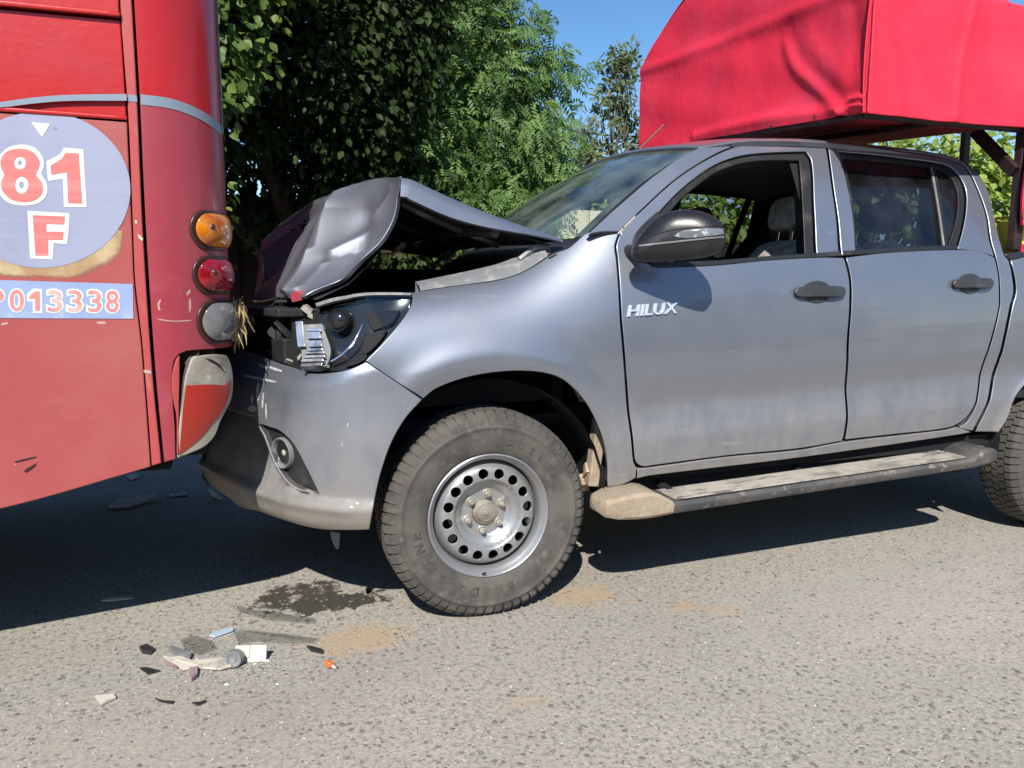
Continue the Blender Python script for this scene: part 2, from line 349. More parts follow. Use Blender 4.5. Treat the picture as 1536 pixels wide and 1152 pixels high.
# ------------------------------------------------------------------ measuring: a picture point onto a surface of known place
_f = np.array([math.sin(YAW) * math.cos(PITCH), math.cos(YAW) * math.cos(PITCH), -math.sin(PITCH)])
_r = np.array([math.cos(YAW), -math.sin(YAW), 0]); _u = np.cross(_r, _f)
def ray(u, v): return _f + _r * (u - 768) / FPX - _u * (v - 576) / FPX
def onY(u, v, Y): d = ray(u, v); return CAM + d * (Y - CAM[1]) / d[1]
def onZ(u, v, Z=0.): d = ray(u, v); return CAM + d * (Z - CAM[2]) / d[2]
def proj(P): d = np.asarray(P) - CAM; z = d @ _f; return np.array([768 + FPX * (d @ _r) / z, 576 - FPX * (d @ _u) / z])
def pchip(xs, ys):
    xs = np.array(xs, float); ys = np.array(ys, float); h = np.diff(xs); dl = np.diff(ys) / h; m = np.zeros(len(xs))
    for i in range(1, len(xs) - 1):
        if dl[i - 1] * dl[i] > 0: w1 = 2 * h[i] + h[i - 1]; w2 = h[i] + 2 * h[i - 1]; m[i] = (w1 + w2) / (w1 / dl[i - 1] + w2 / dl[i])
    m[0] = dl[0]; m[-1] = dl[-1]
    def f(x):
        x = np.clip(x, xs[0], xs[-1]); i = np.clip(np.searchsorted(xs, x) - 1, 0, len(h) - 1); t = (x - xs[i]) / h[i]
        return (2 * t**3 - 3 * t**2 + 1) * ys[i] + (t**3 - 2 * t**2 + t) * h[i] * m[i] + (-2 * t**3 + 3 * t**2) * ys[i + 1] + (t**3 - t**2) * h[i] * m[i + 1]
    return f
def sst(a, b, x): t = np.clip((np.asarray(x, float) - a) / (b - a), 0, 1); return t * t * (3 - 2 * t)
class Surf:
    def __init__(s, fn, center, bs=1.0, guess=None, disp=None, off=0.0):
        s.fn = fn; s.c = np.array(center, float); s.bs = bs; s.guess = guess; s.disp = disp; s.off = off
    def base(s, a, b): return np.stack(np.broadcast_arrays(*s.fn(np.asarray(a, float), np.asarray(b, float))), -1)
    def _n(s, fn, a, b, p):
        e = 1e-4; n = np.cross(fn(a + e, b) - fn(a - e, b), fn(a, b + e) - fn(a, b - e)); n /= np.linalg.norm(n, axis=-1)[..., None] + 1e-12
        d = np.sum(n * (p - s.c), -1); return n * np.where(d < 0, -1, 1)[..., None]
    def pos(s, a, b, lift=0.0):
        a = np.asarray(a, float); b = np.asarray(b, float); p = s.base(a, b)
        o = s.off + lift + (s.disp(a, b, p) if s.disp else 0)
        if np.ndim(o) == 0 and o == 0: return p
        return p + s._n(s.base, a, b, p) * np.asarray(o)[..., None]
    def nrm(s, a, b):
        a = np.asarray(a, float); b = np.asarray(b, float); return s._n(s.pos, a, b, s.pos(a, b))
    def inv(s, u, v, g=None):
        """surface parameters of a picture point"""
        if g is None:
            P = onY(u, v, .03); g = s.guess(P) if s.guess else (P[0], P[2])
        a, b = g; e = 1e-4; base = s.pos if getattr(s, 'deep', False) else s.base
        for _ in range(14):
            p = proj(base(a, b)); r = np.array([u, v]) - p
            if abs(r).max() < .02: break
            J = np.stack([(proj(base(a + e, b)) - p) / e, (proj(base(a, b + e)) - p) / e], 1)
            try: d = np.linalg.solve(J, r)
            except np.linalg.LinAlgError: break
            d *= min(1, .15 / (np.abs(d).max() + 1e-9)); a += d[0]; b += d[1]
        return float(a), float(b)
    def cut(s, pts):
        """px points; 3rd item truthy = corner; ('p', a, b[, corner]) gives parameters directly"""
        out = []; g = None
        for q in pts:
            if q[0] == 'p': out.append((q[1], q[2], len(q) > 3)); continue
            a, b = s.inv(q[0], q[1], g); out.append((a, b, len(q) > 2))
        return out
def smooth_loop(pts, step, bs):
    """Catmull-Rom between corners, resampled; closed loop"""
    P = np.array([(p[0], p[1] * bs) for p in pts]); cn = [len(p) > 2 and bool(p[2]) for p in pts]; n = len(P); out = []
    for i in range(n):
        p1, p2 = P[i], P[(i + 1) % n]; p0 = P[i - 1] if not cn[i] else 2 * p1 - p2; p3 = P[(i + 2) % n] if not cn[(i + 1) % n] else 2 * p2 - p1
        L = np.linalg.norm(p2 - p1); k = max(1, int(round(L / step)))
        la = max(np.linalg.norm(p1 - p0), 1e-6); lc = max(np.linalg.norm(p3 - p2), 1e-6)
        m1 = (p2 - p0) / (la + L) * L; m2 = (p3 - p1) / (lc + L) * L
        for j in range(k):
            t = j / k; out.append((2 * t**3 - 3 * t**2 + 1) * p1 + (t**3 - 2 * t**2 + t) * m1 + (-2 * t**3 + 3 * t**2) * p2 + (t**3 - t**2) * m2)
    return np.array(out)
def area2(P): x, y = P[:, 0], P[:, 1]; return np.sum(x * np.roll(y, -1) - np.roll(x, -1) * y)
def inside(P, Q):
    x, y = Q[:, 0], Q[:, 1]; r = np.zeros(len(Q), bool); j = len(P) - 1
    for i in range(len(P)):
        xi, yi = P[i]; xj, yj = P[j]
        with np.errstate(divide='ignore', invalid='ignore'):
            r ^= ((yi > y) != (yj > y)) & (x < (xj - xi) * (y - yi) / (yj - yi + 1e-15) + xi)
        j = i
    return r
def inset(P, d):
    e = np.roll(P, -1, 0) - P; e /= np.linalg.norm(e, axis=1)[:, None] + 1e-12
    n = np.stack([-e[:, 1], e[:, 0]], 1); m = n + np.roll(n, 1, 0); m /= np.linalg.norm(m, axis=1)[:, None] + 1e-9
    k = np.clip(np.sum(m * n, 1), .45, 1); return P + m * (d / k)[:, None]
def panel(name, S, out, mat, parent=None, holes=(), res=.03, edge=.004, flange=.02, lift=0., mirror=False, raw=False, sharp=False, flip=None):
    bs = S.bs; loops = []
    for k, L in enumerate([out] + list(holes)):
        P = np.array([(p[0], p[1] * bs) for p in L]) if raw else smooth_loop(L, res * .6, bs)
        if (area2(P) > 0) != (k == 0): P = P[::-1]
        loops.append(P)
    rin = [inset(P, edge) for P in loops] if edge > 0 else loops
    lo, hi = rin[0].min(0), rin[0].max(0)
    gx, gy = np.meshgrid(np.arange(lo[0] + res / 2, hi[0], res), np.arange(lo[1] + res / 2, hi[1], res)); gx = gx + (np.arange(gx.shape[0]) % 2)[:, None] * res / 2
    G = np.stack([gx.ravel(), gy.ravel()], 1); ok = inside(rin[0], G)
    for h in rin[1:]: ok &= ~inside(h, G)
    G = G[ok]
    allring = np.concatenate(rin)
    if len(G):
        keep = np.ones(len(G), bool)
        for i in range(0, len(G), 400):
            d = np.linalg.norm(G[i:i + 400, None] - allring[None], axis=2).min(1); keep[i:i + 400] = d > res * .35
        G = G[keep]
    V2 = np.concatenate([allring, G]); E = []; b = 0
    for Rg in rin: n = len(Rg); E += [(b + i, b + (i + 1) % n) for i in range(n)]; b += n
    res_ = delaunay_2d_cdt([Vector(p) for p in V2], E, [], 0, 1e-6)
    Vc = np.array([tuple(v) for v in res_[0]]); Ft = [f for f in res_[2] if len(f) == 3]
    T = np.array(Ft); cen = Vc[T].mean(1); ok = inside(rin[0], cen)
    for h in rin[1:]: ok &= ~inside(h, cen)
    T = T[ok]; A, B = Vc[:, 0], Vc[:, 1] / bs
    p = S.pos(A, B, lift); n = S.nrm(A, B); V = [p]; N = [n]; Fc = [tuple(t) for t in T]; cnt = len(p)
    for P, Q in zip(loops, rin):
        k = len(P); a0, b0 = P[:, 0], P[:, 1] / bs; a1, b1 = Q[:, 0], Q[:, 1] / bs
        n0 = S.nrm(a0, b0); p0 = S.pos(a0, b0, lift) - n0 * edge * .8; p1 = S.pos(a1, b1, lift)
        if edge > 0: o = p0 - p1; o /= np.linalg.norm(o, axis=1)[:, None] + 1e-9
        else:
            d2 = inset(P, -.002); o = S.pos(d2[:, 0], d2[:, 1] / bs, lift) - p0; o /= np.linalg.norm(o, axis=1)[:, None] + 1e-9
        nr = n0 * .75 + o * .65; nr /= np.linalg.norm(nr, axis=1)[:, None]
        if edge > 0:
            V += [p0, p1]; N += [nr, n0]; i0, i1 = cnt, cnt + k; cnt += 2 * k
            Fc += [(i0 + i, i0 + (i + 1) % k, i1 + (i + 1) % k, i1 + i) for i in range(k)]
        if flange > 0:
            V += [p0, p0 - n0 * flange]; N += [o, o]; i0, i1 = cnt, cnt + k; cnt += 2 * k
            Fc += [(i1 + i, i1 + (i + 1) % k, i0 + (i + 1) % k, i0 + i) for i in range(k)]
    V = np.concatenate(V); N = np.concatenate(N)
    # wind faces along the normals
    F2 = []
    for f in Fc:
        a, b_, c = V[f[0]], V[f[1]], V[f[2]]; g = np.cross(b_ - a, c - a); m = N[list(f)].mean(0)
        F2.append(f if g @ m >= 0 else f[::-1])
    o = mesh_obj(name, V, F2, mat, parent, normals=N)
    if mirror:
        V2 = V.copy(); V2[:, 1] = 1.8 - V2[:, 1]; N2 = N.copy(); N2[:, 1] *= -1
        return o, mesh_obj(name, V2, [f[::-1] for f in F2], mat, parent, normals=N2)
    return o
def text_mesh(s, extrude=0., offset=0., res=3, shear=0.):
    c = bpy.data.curves.new('lettering', 'FONT'); c.body = s; c.extrude = extrude; c.offset = offset; c.resolution_u = res; c.shear = shear; c.fill_mode = 'BOTH' if extrude else 'FRONT'
    o = bpy.data.objects.new('lettering', c); COL.objects.link(o); dg = bpy.context.evaluated_depsgraph_get(); ev = o.evaluated_get(dg); me = ev.to_mesh()
    V = np.array([tuple(v.co) for v in me.vertices]); Fc = [tuple(p.vertices) for p in me.polygons]
    ev.to_mesh_clear(); bpy.data.objects.remove(o); bpy.data.curves.remove(c); return V, Fc
def text_on(name, S, s, bl, br, tl, mat, parent, lift=.003, depth=0., offset=0., shear=0., bounds=None):
    """lettering laid on surface S, filling the parallelogram of picture points bl, br, tl"""
    V, Fc = text_mesh(s, depth, offset, 4, shear)
    if bounds is None: V0 = text_mesh(s, 0, 0, 2, shear)[0]; bounds = (V0[:, :2].min(0), V0[:, :2].max(0))
    lo, hi = bounds; q = (V[:, :2] - lo) / (hi - lo)
    A = [np.array(S.inv(*p)) for p in (bl, br, tl)]
    ab = A[0] + q[:, :1] * (A[1] - A[0]) + q[:, 1:2] * (A[2] - A[0])
    P = S.pos(ab[:, 0], ab[:, 1], lift); n = S.nrm(ab[:, 0], ab[:, 1])
    if depth: P = P + n * (V[:, 2:3] * (1 if depth else 0))
    F2 = []
    for f in Fc:
        g = np.cross(P[f[1]] - P[f[0]], P[f[2]] - P[f[0]]); F2.append(f if g @ n[f[0]] >= 0 or depth else f[::-1])
    return mesh_obj(name, P, F2, mat, parent)

def stain_material():
    m = bpy.data.materials.new('bus_stain_soft'); m.use_nodes = True; t = m.node_tree; p = t.nodes['Principled BSDF']; out = t.nodes['Material Output']; co = coords(t)
    at = nd(t, 'ShaderNodeAttribute', attribute_name='var'); n = noise(t, co, 16, 6, .7)
    c = mixc(t, ramp(t, noise(t, co, 9, 5), .4, .7), (.33, .20, .10), (.47, .39, .22)); t.links.new(c, p.inputs['Base Color']); p.inputs['Roughness'].default_value = .7
    f = ramp(t, mathn(t, 'ADD', at.outputs['Fac'], mathn(t, 'MULTIPLY', mathn(t, 'SUBTRACT', n, .5), 1.3)), .25, .75)
    tr = nd(t, 'ShaderNodeBsdfTransparent'); mx = nd(t, 'ShaderNodeMixShader'); t.links.new(f, mx.inputs[0]); t.links.new(tr.outputs[0], mx.inputs[1]); t.links.new(p.outputs[0], mx.inputs[2]); t.links.new(mx.outputs[0], out.inputs[0])
    MATS['bus_stain_soft'] = m
stain_material()

# ------------------------------------------------------------------ ground and road
def sheet(name, x0, x1, y0, y1, z, mat, n=1):
    return tag(mesh_obj(name, [(x0, y0, z), (x1, y0, z), (x1, y1, z), (x0, y1, z)], [(0, 1, 2, 3)], mat), kind='structure')
sheet('ground', -900, 900, -900, 900, -.03, 'dirt')
sheet('road', -200, 200, -7.5, 3.5, 0, 'asphalt')
def make_chips():
    """exposed stones of the worn asphalt, one joined mass"""
    V = []; Fc = []; k = 0
    for mat, N, lo, hi, nm in (('chip_stone', 5200, .004, .0125, 'aggregate_stones'), ('chip_light', 900, .002, .005, 'pale_grit')):
        X = rng.uniform(-2.2, 4.6, N); Y = -1.25 + 2.3 * rng.random(N) ** 1.35; r = lo + (hi - lo) * rng.random(N) ** 2.2
        V = []; Fc = []
        th = rng.uniform(0, 6.28, N); el = rng.uniform(.55, 1., N); ph = rng.uniform(.75, 1.25, (N, 6))
        base = np.arange(6) * math.pi / 3
        cx = np.cos(base)[None] * r[:, None] * ph; cy = np.sin(base)[None] * (r * el)[:, None] * ph
        x = X[:, None] + cx * np.cos(th)[:, None] - cy * np.sin(th)[:, None]; y = Y[:, None] + cx * np.sin(th)[:, None] + cy * np.cos(th)[:, None]
        P = np.zeros((N, 12, 3)); P[:, :6, 0] = x; P[:, :6, 1] = y; P[:, :6, 2] = -.002
        P[:, 6:, 0] = X[:, None] + (x - X[:, None]) * .72; P[:, 6:, 1] = Y[:, None] + (y - Y[:, None]) * .72; P[:, 6:, 2] = .0012 + .0016 * rng.random((N, 1))
        q = np.array([(i, (i + 1) % 6, 6 + (i + 1) % 6, 6 + i) for i in range(6)] + [(6, 7, 8, 9), (6, 9, 10, 11)])
        F_ = (np.arange(N)[:, None, None] * 12 + q[None]).reshape(-1, 4)
        o = mesh_obj(nm, P.reshape(-1, 3), F_, mat)
        tag(o, 'dark stones standing proud of the worn pale asphalt' if mat == 'chip_stone' else 'pale grit scattered over the worn asphalt', 'gravel', kind='stuff')
make_chips()

# ------------------------------------------------------------------ fences
def fence(name, label, x0, x1, Y, h, mat, w, group=None):
    root = tag(empty(name, ((x0 + x1) / 2, Y, 0)), label, 'fence'); proto = None; x = x0; i = 0
    while x < x1:
        ww = w * 1.04
        if proto is None:
            b = MB().box((0, 0, h / 2), (ww, .022, h)); proto = mesh_obj('board', b.v, b.f, mat, root); o = proto
            md = o.modifiers.new('bevel', 'BEVEL'); md.width = .004; md.segments = 1
        else:
            o = proto.copy(); COL.objects.link(o)
        o.parent = root; o.location = Vector((x + w / 2, Y + (.014 if i % 2 else -.014) + rng.uniform(-.003, .003), rng.uniform(-.04, .02))) - Vector(root.location); o.rotation_euler = (rng.uniform(-.006, .006), rng.uniform(-.006, .006), 0)
        x += w; i += 1
    for z in (.5, h - .45):
        MB().box(((x0 + x1) / 2, Y + .05, z), (x1 - x0, .06, .09)).build('rail', 'fence_post', root)
    x = x0
    while x <= x1 + .01:
        MB().box((x, Y + .12, h / 2), (.09, .08, h + .1)).build('post', 'fence_post', root); x += (x1 - x0) / max(1, round((x1 - x0) / 2.4))
fence('board_fence', 'dark brown vertical board fence under the trees behind the bus', -5.5, 1.75, 7.3, 2.3, 'fence_brown', .19)
fence('board_fence', 'cream vertical board fence seen through the pickup windscreen', 2.3, 4.3, 6.0, 2.12, 'fence_cream', .24)
fence('board_fence', 'dark low board fence under the leafy hedge behind the cargo canopy', 4.45, 14, 5.9, 1.75, 'fence_brown', .3)
def shed():
    root = tag(empty('shed', (3.2, 8.0, 0)), 'small dark shed with red brown eave behind the light green tree', 'shed')
    MB().box((3.4, 8.2, 1.3), (2.6, 2.0, 2.6)).build('wall', 'fence_brown', root)
    MB().box((3.3, 7.6, 2.72), (3.0, 1.4, .1), rotx(R(16))).build('roof', 'eave', root)
    MB().box((3.3, 6.90, 2.50), (3.0, .04, .16)).build('fascia', 'eave', root)
shed()

# ------------------------------------------------------------------ trees
def leaves(P, D, Nn, L, W, kind):
    """P base points, D growth direction, Nn face normal -> verts, quads, var index"""
    n = len(P); S_ = np.cross(D, Nn); S_ /= np.linalg.norm(S_, axis=1)[:, None] + 1e-9; U = np.cross(S_, D)
    L = L[:, None]; W = W[:, None]
    if kind == 'broad':
        rows = []
        for f, w, dz in ((0., .06, 0.), (.22, .72, .05), (.48, 1.0, .10), (.78, .58, .02), (1., .03, -.12)):
            mid = P + D * L * f - U * L * (.16 * f * f); rows += [mid - S_ * W * w + U * W * (dz + .10), mid - U * W * .10, mid + S_ * W * w + U * W * (dz + .10)]
        V = np.stack(rows, 1); q = np.array([(i * 3 + j, i * 3 + j + 1, i * 3 + j + 4, i * 3 + j + 3) for i in range(4) for j in range(2)]); return V.reshape(-1, 3), (np.arange(n)[:, None, None] * 15 + q).reshape(-1, 4), 15
    k = 5; Vs = []
    for i in range(k):
        f = .25 + .62 * i / (k - 1); b = P + D * L * f - U * L * .28 * f * f; ll = L * (.36 - .10 * abs(i - 1.5) / 2.5)
        for sg in (-1, 1):
            d = D * .55 + S_ * sg * .85 - U * .25; w = np.cross(d, U); w /= np.linalg.norm(w, axis=1)[:, None] + 1e-9
            Vs.append(np.stack([b, b + d * ll * .45 + w * W, b + d * ll - U * ll * .18, b + d * ll * .45 - w * W], 1))
    b = P + D * L * .87 - U * L * .21; d = D - U * .5; Vs.append(np.stack([b, b + d * L * .14 + S_ * W, b + d * L * .34, b + d * L * .14 - S_ * W], 1))
    V = np.concatenate(Vs, 1); m = V.shape[1] // 4; q = np.arange(m * 4).reshape(m, 4)
    return V.reshape(-1, 3), (np.arange(n)[:, None, None] * (m * 4) + q).reshape(-1, 4), m * 4
def tree(name, label, base, blobs, mat, kind, L, W, clump=.13, per=11, trunk_r=.12, droop=.5, cat='tree', group=None, limbs=True, shell=.5, lightbias=0., trunkmat='bark'):
    root = tag(empty(name, base), label, cat, group); Vs = []; Fs = []; var = []; off = 0; base = np.array(base, float); tw = MB()
    for cx, cy, cz, rx, ry, rz, n in blobs:
        nc = max(4, n // per); q = rng.normal(size=(nc, 3)); q /= np.linalg.norm(q, axis=1)[:, None]; rad = rng.random(nc) ** shell
        C = np.array([cx, cy, cz]) + q * rad[:, None] * np.array([rx, ry, rz]) * rng.uniform(.85, 1.12, (nc, 1))
        idx = rng.integers(0, nc, n); P = C[idx] + rng.normal(size=(n, 3)) * clump
        out = (P - np.array([cx, cy, cz])) / np.array([rx, ry, rz]); out /= np.linalg.norm(out, axis=1)[:, None] + 1e-9
        D = out * .6 + rng.normal(size=(n, 3)) * .55 + np.array([0, -.15, -droop]); D /= np.linalg.norm(D, axis=1)[:, None]
        Nn = out * .4 + rng.normal(size=(n, 3)) * .45 + np.array([-.15, -.45, .75]); Nn -= D * np.sum(Nn * D, 1)[:, None]; Nn /= np.linalg.norm(Nn, axis=1)[:, None] + 1e-9
        sz = rng.uniform(.65, 1.25, n); V, Fq, m = leaves(P, D, Nn, L * sz, W * sz, kind)
        Vs.append(V); Fs.append(Fq + off); off += len(V)
        vv = np.clip(rng.beta(2, 2.5, nc)[idx] * .6 + rng.random(n) * .4 + lightbias, 0, 1); var.append(np.repeat(vv, m))
        if limbs:
            for j in rng.choice(nc, min(nc, 14), replace=False):
                a = base + (np.array([cx, cy, cz]) - base) * .75; mid = (a + C[j]) / 2 + rng.normal(size=3) * .08
                tw.tube([a, mid, C[j]], [trunk_r * .16, .010, .004], 5, False)
    o = mesh_obj('crown', np.concatenate(Vs), np.concatenate(Fs), mat, root, var=np.concatenate(var)); o['kind'] = 'stuff'
    t = MB()
    for i, b in enumerate(blobs):
        c = np.array(b[:3]); m1 = base + (c - base) * np.array([.25, .25, .45]) + rng.normal(size=3) * .04
        t.tube([base + rng.normal(size=3) * np.array([.05, .05, 0]), m1, (m1 + c) / 2 + rng.normal(size=3) * .08, c], [trunk_r, trunk_r * .7, trunk_r * .4, trunk_r * .15], 8)
    t.build('trunk', trunkmat, root, smooth=True)
    if limbs: tw.build('branch', 'twig', root, smooth=True)
    return root
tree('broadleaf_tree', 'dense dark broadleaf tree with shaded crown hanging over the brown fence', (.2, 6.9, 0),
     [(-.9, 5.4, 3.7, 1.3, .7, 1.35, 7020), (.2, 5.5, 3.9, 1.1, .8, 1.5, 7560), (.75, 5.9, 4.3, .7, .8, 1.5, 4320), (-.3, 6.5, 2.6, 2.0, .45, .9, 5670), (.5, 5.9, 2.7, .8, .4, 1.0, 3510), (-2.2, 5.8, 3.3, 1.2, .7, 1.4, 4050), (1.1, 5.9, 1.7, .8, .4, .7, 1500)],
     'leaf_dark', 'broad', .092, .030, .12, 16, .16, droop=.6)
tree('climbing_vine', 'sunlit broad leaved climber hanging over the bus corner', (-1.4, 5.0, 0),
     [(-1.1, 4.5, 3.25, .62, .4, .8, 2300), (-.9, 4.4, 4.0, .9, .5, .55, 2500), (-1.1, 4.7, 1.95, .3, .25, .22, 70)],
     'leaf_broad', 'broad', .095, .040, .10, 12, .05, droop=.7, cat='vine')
tree('ash_tree', 'light green feathery leaved young ash tree beside the dark broadleaf tree', (2.0, 6.9, 0),
     [(2.0, 6.5, 3.6, .75, .6, 1.35, 1260), (1.45, 6.2, 2.7, .55, .45, .85, 700), (2.45, 6.4, 2.75, .6, .45, .75, 728), (1.75, 6.5, 4.6, .85, .6, .9, 868), (2.75, 6.6, 3.7, .5, .4, .8, 364), (3.0, 6.6, 2.75, .35, .3, .4, 168), (1.0, 6.4, 3.9, .4, .4, 1.0, 364), (1.9, 5.9, 1.9, .6, .35, .5, 461), (2.5, 6.1, 2.0, .45, .3, .35, 224)],
     'leaf_ash', 'pinnate', .25, .0145, .14, 7, .07, droop=.65)
tree('loquat_tree', 'tall sparse tree with stiff leaf rosettes behind the cargo canopy', (5.4, 9.6, 0),
     [(5.3, 9.4, 4.4, .38, .3, .6, 520), (5.8, 9.4, 3.6, .45, .3, .6, 700), (5.0, 9.5, 3.5, .35, .3, .35, 260), (5.0, 9.5, 2.9, .5, .3, .4, 480), (5.6, 9.3, 2.7, .6, .3, .5, 800), (5.45, 9.3, 4.95, .22, .2, .3, 200)],
     'leaf_loquat', 'broad', .135, .026, .05, 9, .045, droop=.0, lightbias=.1)
tree('cypress_tree', 'hazy grey green conifer far behind the loquat tree', (7.0, 14, 0),
     [(7.0, 14, 3.2, .7, .6, 1.2, 900), (7.0, 14, 4.4, .35, .35, .8, 500)], 'leaf_grey', 'broad', .2, .02, .15, 12, .12, droop=.2)
tree('hedge', 'bright leafy hedge behind the pickup cab windows', (5.6, 6.9, 0),
     [(4.9, 6.5, 1.9, .8, .4, .8, 1300), (6.2, 6.6, 2.0, .9, .4, .9, 1500), (4.0, 6.9, 1.9, .6, .4, .6, 500)], 'leaf_hedge', 'broad', .13, .04, .11, 10, .06, droop=.5, cat='hedge')
tree('hedge', 'sunlit yellow green hedge beyond the canopy posts', (10, 7, 0),
     [(8.6, 6.6, 2.6, 1.0, .5, .9, 1700), (10.2, 6.6, 2.7, 1.0, .5, 1.0, 1700), (12.0, 6.8, 2.5, 1.2, .5, .9, 1500)], 'leaf_hedge', 'broad', .15, .05, .12, 10, .06, droop=.5, cat='hedge', lightbias=.15)
tag(MB().tube([(2, 11, 4.3), (6, 11, 4.05), (12, 11, 4.2), (20, 11, 4.6)], .012, 5).build('utility_cable', 'wire', loc=(2, 11, 4.3)), 'thin black overhead cable strung behind the trees', 'cable')

for tx in (-9.5, -4.0, 2.2, 7.5, 13.0):        # unseen trees, added to darken what the paint and glass reflect
    tree('reflection_tree', 'unseen dark leafy tree added for reflections in the side of the pickup', (tx, -15.5, 0), [(tx, -15.3, 3.6, 2.6, 1.2, 1.9, 1500), (tx + 1.6, -15.0, 2.2, 1.7, .9, 1.5, 900), (tx - 1.5, -15.0, 1.7, 1.5, .9, 1.3, 800)], 'leaf_dark', 'broad', .50, .19, .35, 10, .2, group='trees added for reflections', limbs=False)
# ------------------------------------------------------------------ bus
bus = tag(empty('bus', (-1.5, .9, 0)), 'red city bus with route number sticker, tail crushed by the pickup', 'bus')
BR, BXC, BY = .24, -1.09, .03; BL = BR * math.pi / 2
def busf(s, z):
    th = np.clip(s / BR, 0, math.pi / 2); X = BXC + np.minimum(s, 0) + BR * np.sin(th); Y = BY + BR * (1 - np.cos(th)) + np.maximum(s - BL, 0)
    return X, Y + .012 * np.maximum(z - 1.6, 0) ** 2, z
BUS = Surf(busf, (-5, 1.3, 1.5), guess=lambda P: (min(P[0] - BXC, .1), P[2]))
def extl(l, r, s=-7.0):
    a = BUS.inv(*l); b = BUS.inv(*r); k = (a[1] - b[1]) / (a[0] - b[0]); return ('p', s, b[1] + k * (s - b[0]), 1)
LB = [(180, 28), (191, 179), (198, 347), (201.5, 426), (212, 517), (226, 697)]         # left border of the pillar strip
SE = [(200, 0), (208, 146), (217, 350), (231, 558), (244, 694)]                          # seam
def sc(px, du): return [(a + du, b) for a, b in px]
topS = lambda px, du=0: ('p', BUS.inv(px[0] + du, px[1])[0], 2.9, 1)
# floor, inner shell
def shell():
    m = MB(); m.box((-5.0, 1.26, 1.85), (8.1, 2.36, 2.2)); m.build('inner_shell', 'bus_gap', bus)
    m = MB(); m.box((-4.9, 1.26, .74), (7.9, 2.1, .12)); m.box((-4.9, .7, .62), (7.6, .12, .16)); m.box((-4.9, 1.8, .62), (7.6, .12, .16)); m.box((-1.35, 1.25, .64), (.1, 1.6, .12)); m.build('chassis', 'liner_black', bus)
    xs = np.linspace(-9.05, -.86, 12); V = []; Fc = []; ys = np.linspace(0, 1, 17)
    for x in xs:
        for q in ys:
            a = math.pi * q; V.append((x, 1.26 - 1.2 * math.copysign(abs(math.cos(a)) ** .45, math.cos(a)), 2.88 + .28 * math.sin(a) ** .6))
    n = len(ys); Fc = [(i * n + j, (i + 1) * n + j, (i + 1) * n + j + 1, i * n + j + 1) for i in range(len(xs) - 1) for j in range(n - 1)] + [tuple(range(n)), tuple(range((len(xs) - 1) * n, len(xs) * n))[::-1]]
    mesh_obj('roof', V, Fc, 'bus_red_top', bus, smooth=False)
    MB().box((-9.06, 1.26, 1.8), (.06, 2.4, 2.3)).build('front_panel', 'bus_red_low', bus)
    MB().box((-5, 2.47, 1.8), (8.0, .04, 2.3)).build('far_side_panel', 'bus_red_low', bus)
    MB().box((-.875, 1.32, 1.97), (.03, 2.1, 1.85)).build('rear_panel', 'bus_red_low', bus)
    MB().box((-.855, 1.3, 2.2), (.02, 1.7, .8)).build('rear_window', 'gloss_black', bus, bevel=.006)
    for x in (-3.3, -7.9):
        for y, sg in ((.12, 1), (2.40, -1)):
            w = empty('wheel', (x, y, .46), bus)
            MB().lathe([(.24, .05), (.30, 0), (.40, .01), (.455, .04), (.46, .1), (.455, .24), (.4, .27), (.24, .25)], (x, y, .46), 'y', 40, sg).build('tyre', 'tyre', w, smooth=True)
            MB().lathe([(.0, .07), (.10, .07), (.11, .10), (.19, .13), (.21, .05), (.245, .045), (.245, .2)], (x, y, .46), 'y', 32, sg).build('rim', 'hub_metal', w, smooth=True)
shell()
bot = ('p', -7, .42, 1)
panel('side_panel', BUS, [('p', -7, 2.9, 1), extl((0, 5), (180, 26)), *BUS.cut([(180, 26, 1)]), ('p', BUS.inv(178, 0)[0], 2.9, 1)], 'bus_red_top', bus, res=.08) if False else None
def cutl(pts): return BUS.cut(pts)
panel('side_panel', BUS, cutl([('p', -7, 2.9, 1), extl((0, 5), (180, 25)), (180, 25, 1), topS((178, 0))]), 'bus_red_top', bus, res=.07, lift=.012)
panel('side_panel', BUS, cutl([extl((0, 12), (180.5, 29)), extl((0, 163), (190, 181)), (190, 178, 1), (180.5, 30, 1)]), 'bus_red_top', bus, res=.06)
panel('moulding', BUS, cutl([extl((0, 161), (191, 175)), extl((0, 168), (191, 181)), (191, 181, 1), (191, 175, 1)]), 'bus_red_top', bus, res=.05, lift=.012, edge=.005)
panel('moulding', BUS, cutl([extl((0, 3), (181, 21)), extl((0, 11), (181, 28)), (181, 28, 1), (181, 21, 1)]), 'bus_red_top', bus, res=.05, lift=.02, edge=.005)
b0, b1 = BUS.inv(0, 763), BUS.inv(226, 700)
panel('lower_side_panel', BUS, cutl([extl((0, 169), (190, 183)), ('p', -7, .46, 1), ('p', -1.4, .46), ('p', b0[0], b0[1]), (226, 700, 1), (212, 517), (201.5, 426), (198, 347), (190.5, 183, 1)]), 'bus_red_faded', bus, res=.05, lift=.004)
panel('pillar_strip', BUS, cutl([topS((182, 0))] + sc(LB, 2) + [(227.5, 698, 1), (242, 694, 1)] + sc(SE[::-1], -2.5)[1:] + [topS((197.5, 0))]), 'bus_strip', bus, res=.04, lift=.006)
_zl = [BUS.inv(208, 148.5), BUS.inv(235, 152), BUS.inv(260, 156), BUS.inv(290, 161.5)]
zst = _zl[-1][1] - .016
zline = pchip([q[0] for q in _zl] + [.20, .30, BL + .4, BL + 1.1], [q[1] for q in _zl] + [zst, zst - .018, zst - .03, zst - .03])
